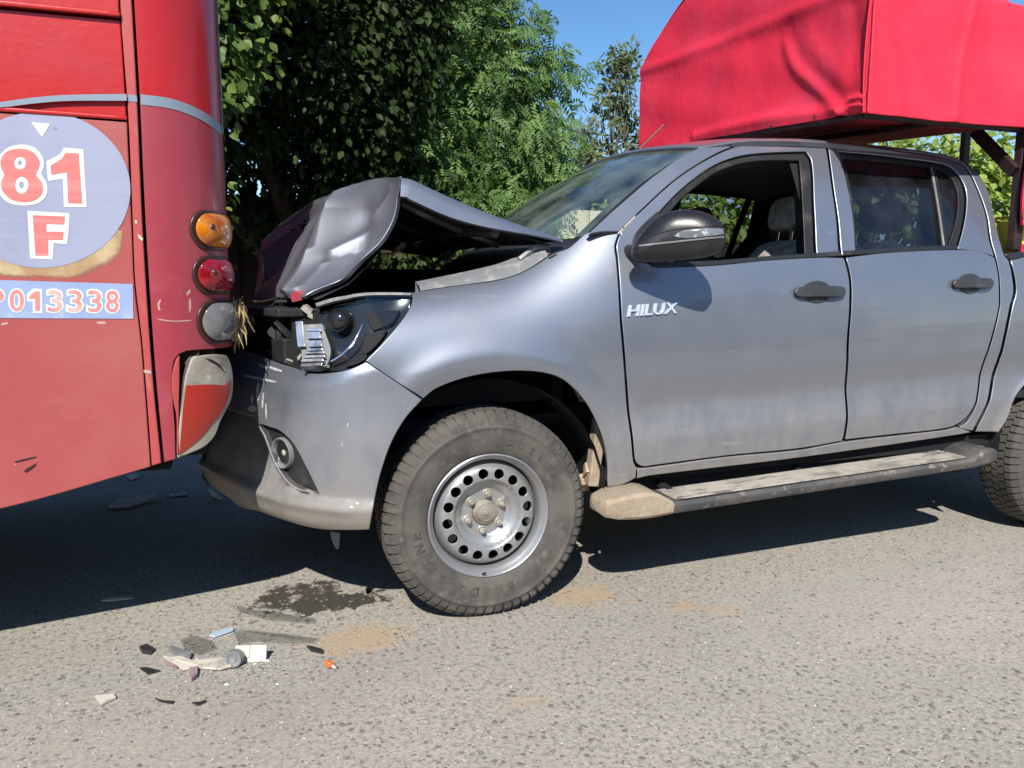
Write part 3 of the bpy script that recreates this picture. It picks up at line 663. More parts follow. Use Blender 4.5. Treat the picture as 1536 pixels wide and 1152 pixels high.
def zpts(off, s0, s1=BL + 1.0, n=16, rev=False):
    L = [('p', s, float(zline(s)) + off) for s in np.linspace(s0, s1, n)]; L[0] = (*L[0], 1); L[-1] = (*L[-1], 1); return L[::-1] if rev else L
s210 = BUS.inv(210, 148)[0]
panel('corner_panel', BUS, cutl([topS((202, 0)), (202.5, 20)] + zpts(.0015, s210) + [('p', BL + 1.0, 2.9, 1)]), 'bus_red_top', bus, res=.03, edge=.001)
zb = BUS.inv(320, 523)[1]
panel('corner_panel', BUS, cutl([(219.5, 350), (233.5, 558), (246.5, 693, 1), (263, 688, 1), (262, 640), (259, 600), (258, 560), (261, 540), (268, 531, 1), (280, 526), (320, 523), ('p', BL * .8, zb - .002), ('p', BL + .3, zb - .01), ('p', BL + 1.0, zb - .01, 1)] + zpts(-.0015, s210, rev=True)), 'bus_red_low', bus, res=.03, edge=.001)
# grey band
panel('grey_band', BUS, cutl([extl((0, 155), (30, 151)), extl((0, 163), (30, 160)), (0, 163), (50, 157), (100, 153), (191, 152.5, 1), (190.5, 142.5, 1), (100, 144), (50, 148), (0, 155)]), 'bus_grey', bus, res=.05, lift=.0135, edge=0, flange=.0012)
panel('grey_band', BUS, cutl([(192.5, 142.5, 1), (193, 152.5, 1), (206, 154, 1), (205.5, 144, 1)]), 'bus_grey', bus, res=.02, lift=.0075, edge=0, flange=.0012)
panel('grey_band', BUS, cutl(zpts(.014, s210 + .002) + zpts(-.016, s210 + .002, rev=True)), 'bus_grey', bus, res=.02, lift=.0016, edge=0, flange=.0012)
# stickers and lettering
ell = [(62 + 134 * math.cos(a), 285 - 117 * math.sin(a)) for a in np.linspace(0, 2 * math.pi, 28, endpoint=False)]
fp = panel('faded_patch', BUS, cutl([(-20, 385), (-10, 412), (20, 418), (60, 421), (100, 422), (140, 419), (176, 410), (188, 385), (189, 352), (178, 345), (150, 355), (110, 380), (70, 390), (20, 380)]), 'bus_stain_soft', bus, res=.016, lift=.005, edge=0, flange=0)
def fade(o):
    co = np.array([tuple(v.co) for v in o.data.vertices]); uv = np.array([proj(p) for p in co]); r = np.hypot((uv[:, 0] - 62) / 134, (uv[:, 1] - 285) / 117)
    v = np.clip((1.27 - r) / .2, 0, 1) * np.clip((191 - uv[:, 0]) / 14, 0, 1) * np.clip((423 - uv[:, 1]) / 14, 0, 1); at = o.data.attributes.new('var', 'FLOAT', 'POINT'); at.data.foreach_set('value', v.astype(np.float32))
fade(fp)
panel('route_sticker', BUS, cutl(ell), 'sticker_blue', bus, res=.03, lift=.006, edge=0, flange=.0012)
panel('sticker_arrow', BUS, cutl([(48, 184, 1), (76.5, 186.5, 1), (64, 206, 1)]), 'sticker_yellow', bus, res=.02, lift=.0072, edge=0, flange=.001)
panel('number_plate', BUS, cutl([extl((0, 420), (200, 426), -.62), extl((0, 477), (200, 478), -.62), (200.5, 478, 1), (199.5, 426, 1)]), 'sticker_plate', bus, res=.03, lift=.0062, edge=0, flange=.0012)
W8 = [(30, 217.5), (51.7, 221.4), (65, 236.6), (66, 253), (62.5, 261), (70.5, 274.6), (71.4, 290), (61, 303.5), (39.5, 308.7), (15, 305), (0, 291), (-3, 271.6), (1.5, 259.4), (-2.4, 241), (9, 224.5)]
R8 = [(30, 223.5), (48.6, 227.5), (60, 241), (59, 253), (54.7, 262), (63, 273), (65, 287), (56, 299), (38, 303.5), (18, 299.5), (5.5, 288), (2.4, 274.6), (7.6, 263), (3, 253), (2.4, 239.7), (12, 227.5)]
ring_ = lambda cx, cy, rx, ry: [(cx + rx * math.cos(a), cy + ry * math.sin(a)) for a in np.linspace(0, 6.283, 14, endpoint=False)]
cor = lambda L: [(x, y, 1) for x, y in L]
W1 = cor([(96, 222), (125.5, 224.5), (130.7, 311), (96.6, 311), (95, 268.5), (73, 272), (70.5, 242.7), (91, 232)])
R1 = cor([(99, 229.6), (118.5, 230.5), (124, 305.6), (103, 305), (101, 259), (77.5, 262.5), (76.6, 249), (94, 238)])
WF = cor([(42, 316.5), (105, 320), (104, 343), (101, 366.4), (81.5, 365), (79.6, 389.5), (46, 387.7)])
RF = cor([(50, 323), (98, 325), (97, 337), (70.5, 336), (70.5, 347.6), (96, 348), (95, 360), (73, 360), (73, 383.4), (54, 383.4)])
for wl, rl, hw, hr in ((W8, R8, [ring_(31, 245, 3, 3.6), ring_(33.4, 278, 3.6, 5.2)], [ring_(31, 245, 9, 9.5), ring_(33.4, 278, 10, 13)]), (W1, R1, [], []), (WF, RF, [], [])):
    panel('lettering_outline', BUS, cutl(wl), 'sticker_white', bus, holes=[cutl(h) for h in hw], res=.015, lift=.0070, edge=0, flange=0)
    panel('lettering', BUS, cutl(rl), 'sticker_red', bus, holes=[cutl(h) for h in hr], res=.015, lift=.0078, edge=0, flange=0)
for ch, x0, x1 in (('P', -15, 6), ('0', 16, 36), ('3', 73, 93), ('3', 103, 123), ('3', 133, 152), ('8', 160, 178)):
    oy = 434.5 + x0 * .01
    text_on('lettering_outline', BUS, ch, (x0, 466 + x0 * .01), (x1, 466 + x1 * .01), (x0, oy), 'sticker_white', bus, .0070 + .0001 * (x0 % 3), 0, .062)
    text_on('lettering', BUS, ch, (x0, 466 + x0 * .01), (x1, 466 + x1 * .01), (x0, oy), 'sticker_pink', bus, .0080, 0, .012)
panel('lettering_outline', BUS, cutl(cor([(50, 433), (64, 433), (64.5, 469.5), (50, 469.5), (50, 452), (41.5, 452), (41, 441)])), 'sticker_white', bus, res=.015, lift=.0069, edge=0, flange=0)
panel('lettering', BUS, cutl(cor([(53, 437), (60, 437), (60.5, 465.5), (53.5, 465.5), (53.5, 447), (45, 448.5), (45, 444)])), 'sticker_pink', bus, res=.015, lift=.0080, edge=0, flange=0)
# scrapes and chipped paint
for L, mt, lf in (([(236, 478), (260, 481), (286, 480), (287, 481.5), (262, 482.5), (238, 480)], 'scrape_pale', .0008), ([(236, 455), (240, 449), (242, 450), (239, 457), (241, 466), (238, 465)], 'scrape_pale', .0008), ([(279, 440), (285, 434), (286, 438), (281, 444)], 'scrape_pale', .0008), ([(283, 450), (285, 446), (287, 460), (284, 470)], 'scrape_pale', .0008), ([(215, 555), (226, 555), (228, 560), (217, 559)], 'scrape_pale', .0075), ([(207, 351), (215, 358), (214, 362), (208, 357)], 'cream_plastic', .0075), ([(203, 330), (206, 331), (206, 336), (203, 335)], 'cream_plastic', .0075),
                  ([(22, 692), (55, 684), (56, 686), (24, 694)], 'bus_gap', .0046), ([(36, 706), (56, 694), (54, 699), (40, 709)], 'bus_gap', .0046), ([(144, 483), (158, 482), (160, 485), (148, 486)], 'scrape_pale', .0046), ([(2, 485), (12, 483), (13, 486), (3, 488)], 'scrape_pale', .0046)):
    panel('scrape', BUS, cutl(L), mt, bus, res=.02, lift=lf, edge=0, flange=0)
# tail lamps on the rounded corner
def lamp(name, left, top, bottom, send, lens, tear=0.):
    s0, zc = BUS.inv(left, (top + bottom) / 2); zt = BUS.inv(left + 15, top)[1]; zb_ = BUS.inv(left + 15, bottom)[1]; zc = (zt + zb_) / 2; hz = (zt - zb_) / 2
    def outl(g):
        P = []
        for a in np.linspace(math.pi / 2, 1.5 * math.pi, 11): P.append((s0 + (hz * .95) * (1 + math.cos(a)) - g * abs(math.cos(a)) , zc + (hz + g) * math.sin(a), False))
        P.append((send + g, zc - hz - g, True)); P.append((send + g, zc + hz + g, True)); return P
    root = empty(name, tuple(BUS.pos(s0 + .05, zc)), bus)
    half = (send - s0) / 2; scn = s0 + half
    dm = lambda h: (lambda a, b, p: h * np.clip(1 - np.clip(np.abs(a - scn - half * .2) / (half * 1.3), 0, 1) ** 2.6, 0, 1) * np.clip(1 - np.clip(np.abs(b - zc) / (hz * 1.08), 0, 1) ** 2.6, 0, 1))
    panel('housing', Surf(busf, BUS.c, disp=None), outl(.006), 'lamp_rim', root, res=.012, lift=.007, edge=.004, flange=.012)
    panel('lens', Surf(busf, BUS.c, disp=dm(.032)), outl(-.004), lens, root, res=.010, lift=.010, edge=.003, flange=.01)
    if tear == 0:
        P = BUS.pos(s0 + .045, zc + .008, .036)
        MB().lathe([(0, -.004), (.007, -.003), (.010, 0), (.012, .006)], P, 'y', 12).build('screw', 'lamp_rim', root, smooth=True)
lamp('indicator_lamp', 287, 317, 372, .30, 'amber_lens')
lamp('brake_lamp', 290.5, 386, 439, .30, 'red_lens')
lamp('reversing_lamp', 297, 452, 514, .315, 'grey_lens', 1)
# dark opening behind the torn bumper corner, then the fibreglass corner itself
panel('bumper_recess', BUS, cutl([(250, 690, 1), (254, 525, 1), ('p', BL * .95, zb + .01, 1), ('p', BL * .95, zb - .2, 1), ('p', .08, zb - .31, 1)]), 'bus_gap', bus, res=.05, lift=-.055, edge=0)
bc = [(287, 535), (297, 533), (316, 531), (331, 532, 1), ('p', .265, zb - .03), ('p', .285, zb - .09), ('p', .27, zb - .17), (327, 630), (320, 653), (307, 669), (288, 679), (266, 687, 1), (265, 673), (269.5, 613), (274.7, 569), (280, 550)]
cs = Surf(busf, BUS.c, disp=lambda a, b, p: .016 * np.clip(1 - ((b - zb + .14) / .2) ** 2, 0, 1))
bcorner = panel('bumper_corner', cs, cs.cut(bc), 'fibreglass', bus, res=.014, lift=.004, edge=.006, flange=.05)
panel('reflective_patch', cs, cs.cut([(275.5, 577, 1), (310, 576), (330, 577), ('p', .262, zb - .11), ('p', .255, zb - .15, 1), (328, 612), (315, 632), (298, 656), (268.5, 682, 1), (271, 620)]), 'reflective_red', bcorner, res=.014, lift=.0062, edge=0, flange=.0012)
panel('crack', cs, cs.cut([(303, 537, 1), (312, 539), (322, 546), (326, 552), (331, 559, 1), (325, 553.5), (319, 547.5), (310, 542)]), 'bus_gap', bcorner, res=.008, lift=.0058, edge=0, flange=.001)
panel('torn_edge', BUS, cutl([(268, 533, 1), (263, 540), (258, 560), (257, 580), (260, 604), (264, 625), (264.5, 680, 1), (267, 680, 1), (267.5, 600), (268, 560)]), 'bus_strip', bus, res=.012, lift=.012, edge=.003)
def straw():
    m = MB(); c0 = BUS.pos(.335, zb + .06, .02)
    for i in range(46):
        p = c0 + np.array([rng.uniform(-.012, .03), rng.uniform(-.04, .05), rng.uniform(-.01, .11)]); d = np.array([rng.normal() * .25, rng.normal() * .3, -1]); d /= np.linalg.norm(d); l = rng.uniform(.03, .09)
        m.tube([p, p + d * l * .5 + rng.normal(size=3) * .006, p + d * l], [.0022, .003, .001], 4, False)
    o = m.build('straw_tuft', 'straw', loc=tuple(c0)); tag(o, 'tuft of dry straw caught beside the grey bus lamp', 'straw')
straw()

# ------------------------------------------------------------------ pickup truck
truck = tag(empty('pickup_truck', (1.2, .9, 0)), 'silver double cab pickup with crumpled hood, nose pushed under the bus tail', 'pickup truck')
TC = (1.3, .9, .85)
rk = lambda x: .03 * (x - .3)                                        # the body sits nose down
bb = pchip([-.7, -.23, -.107, .116, .24, .317, .38, .448, .567, .7, 3.2], [.31, .313, .33, .355, .406, .462, .505, .585, .72, .8, .8])
aa = pchip([-.7, .116, .317, .448, .6, 3.2], [.28, .28, .30, .34, .40, .40])
Ldoor = pchip([.40, .50, .55, .60, .645, .70, .76, .83, .90, .97], [.066, .046, .036, .027, .0215, .0255, .029, .017, .004, 0])
Lfend = pchip([.40, .50, .62, .8, .97], [.055, .045, .030, .010, 0])
def soften(f, s):
    xs = np.linspace(-1.2, 3.6, 961); k = np.exp(-(np.arange(-120, 121) * .005 / s) ** 2 / 2); k /= k.sum(); ys = np.convolve(np.pad(f(xs), 120, 'edge'), k, 'valid'); xk = xs[::12]; return pchip(xk, ys[::12])
bb = soften(bb, .085); aa = soften(aa, .10)
ARX, ARZ = .03, .37
def low_y(x, zz, z):
    w = sst(.42, .72, x); y = Lfend(zz) * (1 - w) + Ldoor(zz) * w
    r = np.sqrt(((x - ARX) / .50) ** 2 + ((z - ARZ) / .56) ** 2); y = y - .016 * np.exp(-((r - 1.14) / .10) ** 2) * sst(.80, .5, np.abs(x)) * np.where(r < 1.13, 1, 1)
    r2 = np.sqrt(((x - 3.15) / .50) ** 2 + ((z - ARZ) / .56) ** 2); return y - .035 * (1 - sst(1.0, 1.2, r2)) * sst(2.45, 2.6, x)
def lowf(x, t):
    b = bb(x); zz = np.where(t > 0, .97 + b * np.sin(np.clip(t, 0, 1.5)), .97 + b * np.minimum(t, 0)); z = zz + rk(x)
    yt = aa(x) * (1 - np.cos(np.clip(t, 0, 1.5))); return x, yt + low_y(x, np.minimum(zz, .97), z), z
LOW = Surf(lowf, TC, bs=.4, guess=lambda P: (P[0], (lambda q: math.asin(max(-1, min(.9, q))) if q > 0 else q)((P[2] - rk(P[0]) - .97) / float(bb(P[0])))))
def upy(zz): h = zz - 1.34; return .052 + .30 * h + .18 * h * np.abs(h) + 5 * np.maximum(h - .46, 0) ** 2
def sidef(x, z):
    zz = z - rk(x); b = bb(x); q = np.clip((zz - .97) / b, 0, .97); yl = aa(x) * (1 - np.sqrt(1 - q * q)) + low_y(x, np.minimum(zz, .97), z)
    w = sst(1.30, 1.40, zz); return x, yl * (1 - w) + upy(zz) * w, z
SIDE = Surf(sidef, TC)
tt = lambda x, z: ('p', x, math.asin(min(.985, max(-.9, (z - rk(x) - .97) / float(bb(x))))))
ttc = lambda x, z: (*tt(x, z), 1)

# ---- front fender
top = [(-.107, 1.250), (.0, 1.263), (.116, 1.281), (.19, 1.305), (.24, 1.33), (.317, 1.375), (.38, 1.40), (.448, 1.452)]
fender_out = [ttc(-.232, 1.232)] + [tt(*p) for p in top] + [(896, 346, 1), (928, 350, 1), (922, 369), (924, 385), (929, 455), (931, 490), (937, 563), (944, 637), (950, 692), (955, 702, 1), (954, 717, 1), (939, 725.5), (912, 731, 1),
     (911, 692), (905, 661), (895, 634), (880, 606), (861, 583), (838, 566), (807, 558), (769, 556.5), (731, 560), (693, 568), (654, 583), (635, 598, 1), (590, 569.5), (549, 541, 1), (578, 511), (606, 476), (617, 456)]
fen = panel('fender', LOW, LOW.cut(fender_out), 'silver_paint', truck, res=.022, edge=.0035, flange=.03, mirror=True)[0]
# ---- doors
fd = panel('front_door', SIDE, SIDE.cut([(931, 349.5, 1), (925, 369), (927, 385), (932, 455), (934.5, 490), (940.5, 563), (947.5, 637), (953, 688), (958, 697), (967, 700), (977, 698.5), (1086, 684), (1200, 672.5), (1263, 661.5, 1), (1265.5, 655), (1267.8, 593), (1270.5, 519), (1274.5, 460), (1274, 420), (1266, 386.5, 1),
     (1226, 386), (1149, 390), (1068, 398), (985, 401, 1), (958, 387), (944, 368), (940, 357)]), 'silver_paint', truck, res=.028, edge=.0035, flange=.03, mirror=True)
fdoor, fdoor2 = fd
panel('window_frame', SIDE, SIDE.cut([(930.5, 349, 1), (961, 318), (1014, 270), (1068, 235.5), (1109, 219), (1162, 213.5), (1236.5, 215.5, 1), (1248, 280), (1255, 331), (1259, 384, 1), (1226, 384.5, 1), (1221.7, 304), (1217.5, 240), (1209, 226.5, 1), (1149, 228.5), (1109, 233.5), (1074, 246), (1041, 267.5), (1009, 296), (969, 342), (950, 372, 1), (938, 360)]), 'silver_paint', fdoor, res=.02, edge=.004, flange=.03, mirror=True)
panel('window_seal', SIDE, SIDE.cut([(962, 352, 1), (1008, 297), (1041, 268.5), (1074, 247), (1109, 234.5), (1149, 229.5), (1209, 227.5, 1), (1217, 240), (1221, 304), (1225, 384, 1), (1211, 385, 1), (1207, 305), (1202, 238, 1), (1149, 238), (1112, 243), (1078, 255), (1048, 276), (1018, 303), (980, 352, 1)]), 'trim_rubber', fdoor, res=.02, edge=.004, flange=.05, lift=-.012, mirror=True)
panel('belt_moulding', SIDE, SIDE.cut([(978, 394, 1), (1068, 391), (1149, 384.5), (1226, 379.5), (1259.5, 377, 1), (1261, 384, 1), (1226, 386), (1149, 391), (1068, 398.5), (978, 401, 1)]), 'black_plastic', fdoor, res=.02, edge=.004, lift=.005, mirror=True)
rdoor, rdoor2 = panel('rear_door', SIDE, SIDE.cut([(1269.5, 386, 1), (1277.5, 420), (1278, 460), (1274, 519), (1271, 593), (1268.5, 659.5, 1), (1340, 651.5), (1418, 642.5), (1441, 633.5), (1459, 613), (1467.5, 578), (1476, 540), (1488, 504), (1498.5, 460), (1499, 444), (1497.6, 412), (1492, 386, 1), (1470, 377), (1437, 374.5), (1350, 377)]), 'silver_paint', truck, res=.028, edge=.0035, flange=.03, mirror=True)
panel('window_frame', SIDE, SIDE.cut([(1240, 215.5, 1), (1258, 219), (1307, 223), (1361, 228), (1404, 234), (1430, 241), (1448, 252), (1465, 283), (1479, 323), (1484, 358), (1491.5, 384, 1), (1470, 377), (1437.5, 373, 1), (1445, 345), (1450, 315), (1450, 288), (1442, 267), (1426, 250), (1404, 243.5), (1361, 237.5), (1307, 231), (1258.5, 227, 1), (1272.5, 283), (1280.5, 331), (1284, 378, 1), (1263.5, 383.5, 1), (1258.5, 331), (1251, 280)]), 'silver_paint', rdoor, res=.02, edge=.004, flange=.03, mirror=True)
panel('window_seal', SIDE, SIDE.cut([(1259.5, 228, 1), (1307, 232), (1361, 238.5), (1404, 244.5), (1426, 251), (1441, 268), (1449, 288), (1449, 315), (1444, 345), (1437, 372, 1), (1423, 373, 1), (1433, 345), (1439.5, 315), (1439.5, 288), (1433, 270), (1421, 257), (1402, 250), (1361, 244), (1307, 238), (1267, 234.5, 1), (1279, 283), (1285.5, 331), (1288, 377, 1), (1284, 378, 1), (1280, 331), (1272, 283)]), 'trim_rubber', rdoor, res=.016, edge=.003, flange=.04, lift=-.010, mirror=True)
panel('belt_moulding', SIDE, SIDE.cut([(1264, 376.5, 1), (1350, 371.5), (1436, 367.5, 1), (1436, 374, 1), (1350, 378), (1264, 383.5, 1)]), 'black_plastic', rdoor, res=.02, edge=.003, lift=.004, mirror=True)
panel('window_glass', SIDE, SIDE.cut([(1263, 230, 1), (1361, 240), (1396, 246, 1), (1411, 310), (1420, 371, 1), (1350, 375), (1286, 378, 1), (1281, 331), (1274, 283)]), 'tint_glass', rdoor, res=.05, edge=0, flange=0, lift=-.022, mirror=True)
panel('quarter_glass', SIDE, SIDE.cut([(1405, 247, 1), (1426, 254), (1438, 270), (1444, 288), (1444, 315), (1438, 345), (1431, 371, 1), (1424, 371, 1), (1415, 310)]), 'tint_glass', rdoor, res=.04, edge=0, flange=0, lift=-.020, mirror=True)
panel('divider_bar', SIDE, SIDE.cut([(1395, 243, 1), (1405, 245, 1), (1416, 310), (1425, 373, 1), (1417, 373, 1), (1408, 310)]), 'trim_rubber', rdoor, res=.014, edge=.003, flange=.02, lift=-.008, mirror=True)
panel('divider_strip', SIDE, SIDE.cut([(1397.5, 249, 1), (1400, 249, 1), (1411, 310), (1420, 371, 1), (1417.5, 371, 1), (1408.5, 310)]), 'lamp_grey', rdoor, res=.014, edge=.001, flange=.004, lift=-.006)
# ---- pillars, roof rail, sill
panel('windscreen_pillar', SIDE, SIDE.cut([(884, 350, 1), (896, 338.5), (915, 321), (934, 304), (988, 259), (1041, 225), (1082, 213), (1122, 207.5), (1176, 207), (1224, 209), (1249, 213, 1), (1235, 213.3, 1), (1162, 211), (1109, 216.7), (1068, 233), (1014, 267.5), (961, 315.5), (929, 347, 1), (905, 347)]), 'silver_paint', truck, res=.02, edge=.0035, flange=.03, mirror=True)
panel('cab_corner', SIDE, SIDE.cut([(1240, 213.5, 1), (1251, 211.5), (1334, 219), (1388, 226), (1429, 234.5), (1452, 246.5), (1469, 262), (1482.5, 286), (1493, 331), (1501, 364), (1507, 383), (1513, 390), (1519, 417), (1520.5, 439), (1515, 460), (1506, 504), (1490, 557), (1482, 599), (1459, 646.5, 1), (1440, 641.5), (1450, 635), (1462, 615), (1470.5, 578), (1479, 540), (1491, 504), (1501, 460), (1501.6, 444), (1500, 412), (1494.5, 385), (1487, 358), (1481.5, 323), (1467.5, 283), (1450, 250.5), (1430, 239.5), (1404, 232.5), (1361, 226.5), (1307, 221.3), (1258, 217)]), 'silver_paint', truck, res=.024, edge=.004, flange=.03, mirror=True)
panel('sill', SIDE, SIDE.cut([(957, 703.5, 1), (977, 701.5), (1086, 686.5), (1200, 675.5), (1266, 663.5), (1418, 645.5), (1436, 641, 1), (1457, 648.5, 1), (1440, 652), (1200, 686.5), (977, 713.5), (956, 718, 1)]), 'silver_paint', truck, res=.025, edge=.004, flange=.04, mirror=True)
# bed side
panel('bed_side', SIDE, SIDE.cut([(1517, 390, 1), (1524, 417), (1525.5, 439), (1520, 460), (1511, 504), (1495, 557), (1487, 599), (1464, 648, 1), (1498, 649, 1), (1510, 631), (1525, 593), ('p', 2.85, .86), ('p', 3.15, .96), ('p', 3.45, .88), ('p', 3.62, .62, 1), ('p', 4.3, .62, 1), ('p', 4.3, 1.47, 1), ('p', 2.9, 1.425)]), 'silver_paint', truck, res=.045, edge=.006, flange=.04, mirror=True)
panel('bed_rail', SIDE, SIDE.cut([(1506, 381, 1), ('p', 2.9, 1.455), ('p', 4.3, 1.50, 1), ('p', 4.3, 1.465, 1), ('p', 2.9, 1.418), (1514, 390, 1)]), 'black_plastic', truck, res=.03, edge=.006, lift=.006, flange=.06, mirror=True)
b = MB(); b.box((3.42, .9, .72), (1.75, 1.6, .04)); b.box((2.58, .9, 1.1), (.04, 1.62, .72)); b.box((4.28, .9, 1.1), (.04, 1.6, .75)); b.build('bed_floor', 'bay_dark', truck)
# inner shell behind the door gaps, underbody, wheel wells
S_in = Surf(sidef, TC)
panel('inner_side', S_in, [(.62, .50, 1), (2.55, .56, 1), (2.50, 1.38, 1), (.62, 1.33, 1)], 'liner_black', truck, res=.08, edge=0, flange=0, lift=-.034, mirror=True)
panel('inner_pillar', S_in, [(1.49, 1.3, 1), (1.70, 1.3, 1), (1.63, 1.85, 1), (1.47, 1.85, 1)], 'liner_black', truck, res=.05, edge=0, flange=0, lift=-.03, mirror=True)
panel('inner_pillar', S_in, [(2.36, 1.3, 1), (2.56, 1.3, 1), (2.40, 1.84, 1), (2.30, 1.84, 1)], 'liner_black', truck, res=.05, edge=0, flange=0, lift=-.03, mirror=True)
b = MB(); b.box((1.6, .9, .50), (2.2, 1.6, .06)); b.box((1.9, .45, .44), (4.2, .10, .16)); b.box((1.9, 1.35, .44), (4.2, .10, .16)); b.box((-.35, .9, .52), (.7, .9, .08)); b.box((1.55, .16, .44), (1.95, .04, .20)); b.box((1.55, 1.64, .44), (1.95, .04, .20)); b.build('underbody', 'liner_black', truck)  # thin side boxes are added to block sunlight between step and sill
def well(x):
    V = []; n = 15
    for y in (.045, .42):
        for i in range(n):
            a = math.pi * i / (n - 1); V.append((x - .505 * math.cos(a) * (1 if math.cos(a) > 0 else .96), y, .42 + .50 * math.sin(a)))
    V += [(x, .42, .42)]
    Fc = [(i, i + 1, n + i + 1, n + i) for i in range(n - 1)] + [(n + i, n + i + 1, 2 * n) for i in range(n - 1)]
    o = mesh_obj('wheel_well', V, Fc, 'liner_black', truck); V2 = np.array(V); V2[:, 1] = 1.8 - V2[:, 1]; mesh_obj('wheel_well', V2, [f[::-1] for f in Fc], 'liner_black', truck)
well(.02); well(3.13)
# ---- roof
def rooff(a, b):
    """a across 0..1, b along X"""
    y = .225 + a * 1.35; k = 1 - ((y - .9) / .675) ** 2; zr = pchip([.9, 1.05, 1.3, 1.65, 2.1, 2.5], [1.80, 1.845, 1.885, 1.898, 1.88, 1.80])(b)
    return b - .10 * k * sst(1.6, 1.0, b), y, zr + .055 * np.maximum(k, 0) ** .8 - .012
ROOF = Surf(rooff, (1.6, .9, 1.2), guess=lambda P: (.2, P[0]))
panel('roof', ROOF, [(0.0, 1.02, 1), (.5, 1.00), (1.0, 1.02, 1), (1.0, 2.45, 1), (0.0, 2.45, 1)], 'silver_paint', truck, res=.05, edge=.01, flange=.02)
panel('headliner', ROOF, [(0.02, 1.04, 1), (.98, 1.04, 1), (.98, 2.42, 1), (0.02, 2.42, 1)], 'headliner', truck, res=.1, edge=0, flange=0, lift=-.06)
# ---- windscreen
def wsf(a, b):
    y0 = .15 + a * 1.50; y1 = .275 + a * 1.25; k = 1 - (2 * a - 1) ** 2; y = y0 * (1 - b) + y1 * b
    x = (.45 - .20 * k) * (1 - b) + (1.03 - .10 * k) * b; z = 1.445 * (1 - b) + (1.825 + .045 * k) * b + .035 * np.sin(np.pi * b); return x, y, z
WS = Surf(wsf, (2.2, .9, .9))
panel('windscreen', WS, [(.0, .0, 1), (.25, -.02), (.5, -.03), (.75, -.02), (1, .0, 1), (1, 1, 1), (.5, 1), (0, 1, 1)], 'windscreen_glass', truck, res=.08, edge=0, flange=0)
panel('windscreen_edge', WS, [(-.012, -.02, 1), (-.012, 1.01, 1), (.03, 1.01, 1), (.03, -.02, 1)], 'trim_rubber', truck, res=.05, edge=0, flange=.01, lift=-.004)
panel('windscreen_edge', WS, [(.97, -.02, 1), (.97, 1.01, 1), (1.012, 1.01, 1), (1.012, -.02, 1)], 'silver_paint', truck, res=.05, edge=.004, flange=.02, lift=.016)  # silver strip put in for the bright highlight along the far edge
panel('windscreen_edge', WS, [(.03, .96, 1), (.03, 1.02, 1), (.97, 1.02, 1), (.97, .96, 1)], 'trim_rubber', truck, res=.05, edge=0, flange=.01, lift=-.005)
# cowl
def cowlf(a, b):
    y = .14 + a * 1.52; k = 1 - (2 * a - 1) ** 2; return (.30 - .18 * k) * (1 - b) + (.47 - .20 * k) * b, y, 1.36 + .085 * b - .02 * k
COWL = Surf(cowlf, (.4, .9, .5)); panel('cowl', COWL, [(0, 0, 1), (1, 0, 1), (1, 1, 1), (0, 1, 1)], 'black_plastic', truck, res=.06, edge=.004)
for a0, a1 in ((.12, .42), (.5, .8)):
    P = [WS.pos(a0, .0, .015), WS.pos(a0 + .1, .05, .02), WS.pos(a1, .12, .015)]
    MB().tube(P, [.010, .007, .004], 6).build('wiper', 'black_plastic', truck, smooth=True)
# antenna
def antenna():
    p = onY(950, 233, .78); q = onY(995, 188, .78)
    m = MB(); m.tube([p + [-.02, 0, -.012], p + [.02, 0, .010]], [.022, .012], 8); a = m.build('antenna', 'black_plastic', truck, smooth=True)
    n = 40; pts = [p + (q - p) * i / n for i in range(n + 1)]; rr = [.0035 if i % 2 else .0048 for i in range(n + 1)]
    MB().tube(pts, rr, 6).build('mast', 'black_plastic', a)
antenna()
# ---- hood, folded up into a tent
rX = pchip([.15, .2, .5, .9, 1.3, 1.65], [-.265, -.271, -.337, -.438, -.567, -.69]); rZ = pchip([.15, .2, .5, .9, 1.3, 1.65], [1.655, 1.662, 1.675, 1.665, 1.60, 1.50])
hX = lambda y: .36 - .13 * (1 - ((y - .9) / .74) ** 2); hZ = lambda y: 1.435 + .012 * (1 - ((y - .9) / .74) ** 2)
nX = pchip([.15, .25, .35, .9, 1.65], [-.575, -.60, -.64, -.69, -.74]); nZ = pchip([.15, .3, .9, 1.65], [1.215, 1.215, 1.20, 1.17])
CREASES = ((.25, .10, .36, .60, .018, .022), (.36, .60, .29, .95, .018, .022), (.20, .50, .36, .66, -.006, .025), (.50, .05, .72, .40, .020, .022), (.72, .40, .62, .85, .022, .025), (.34, .30, .52, .24, -.006, .022), (.20, -.10, .60, -.04, .016, .02), (.60, -.04, 1.2, -.12, -.014, .025), (.20, -.45, .55, -.10, .010, .02), (.80, .1, 1.3, .5, .03, .03))
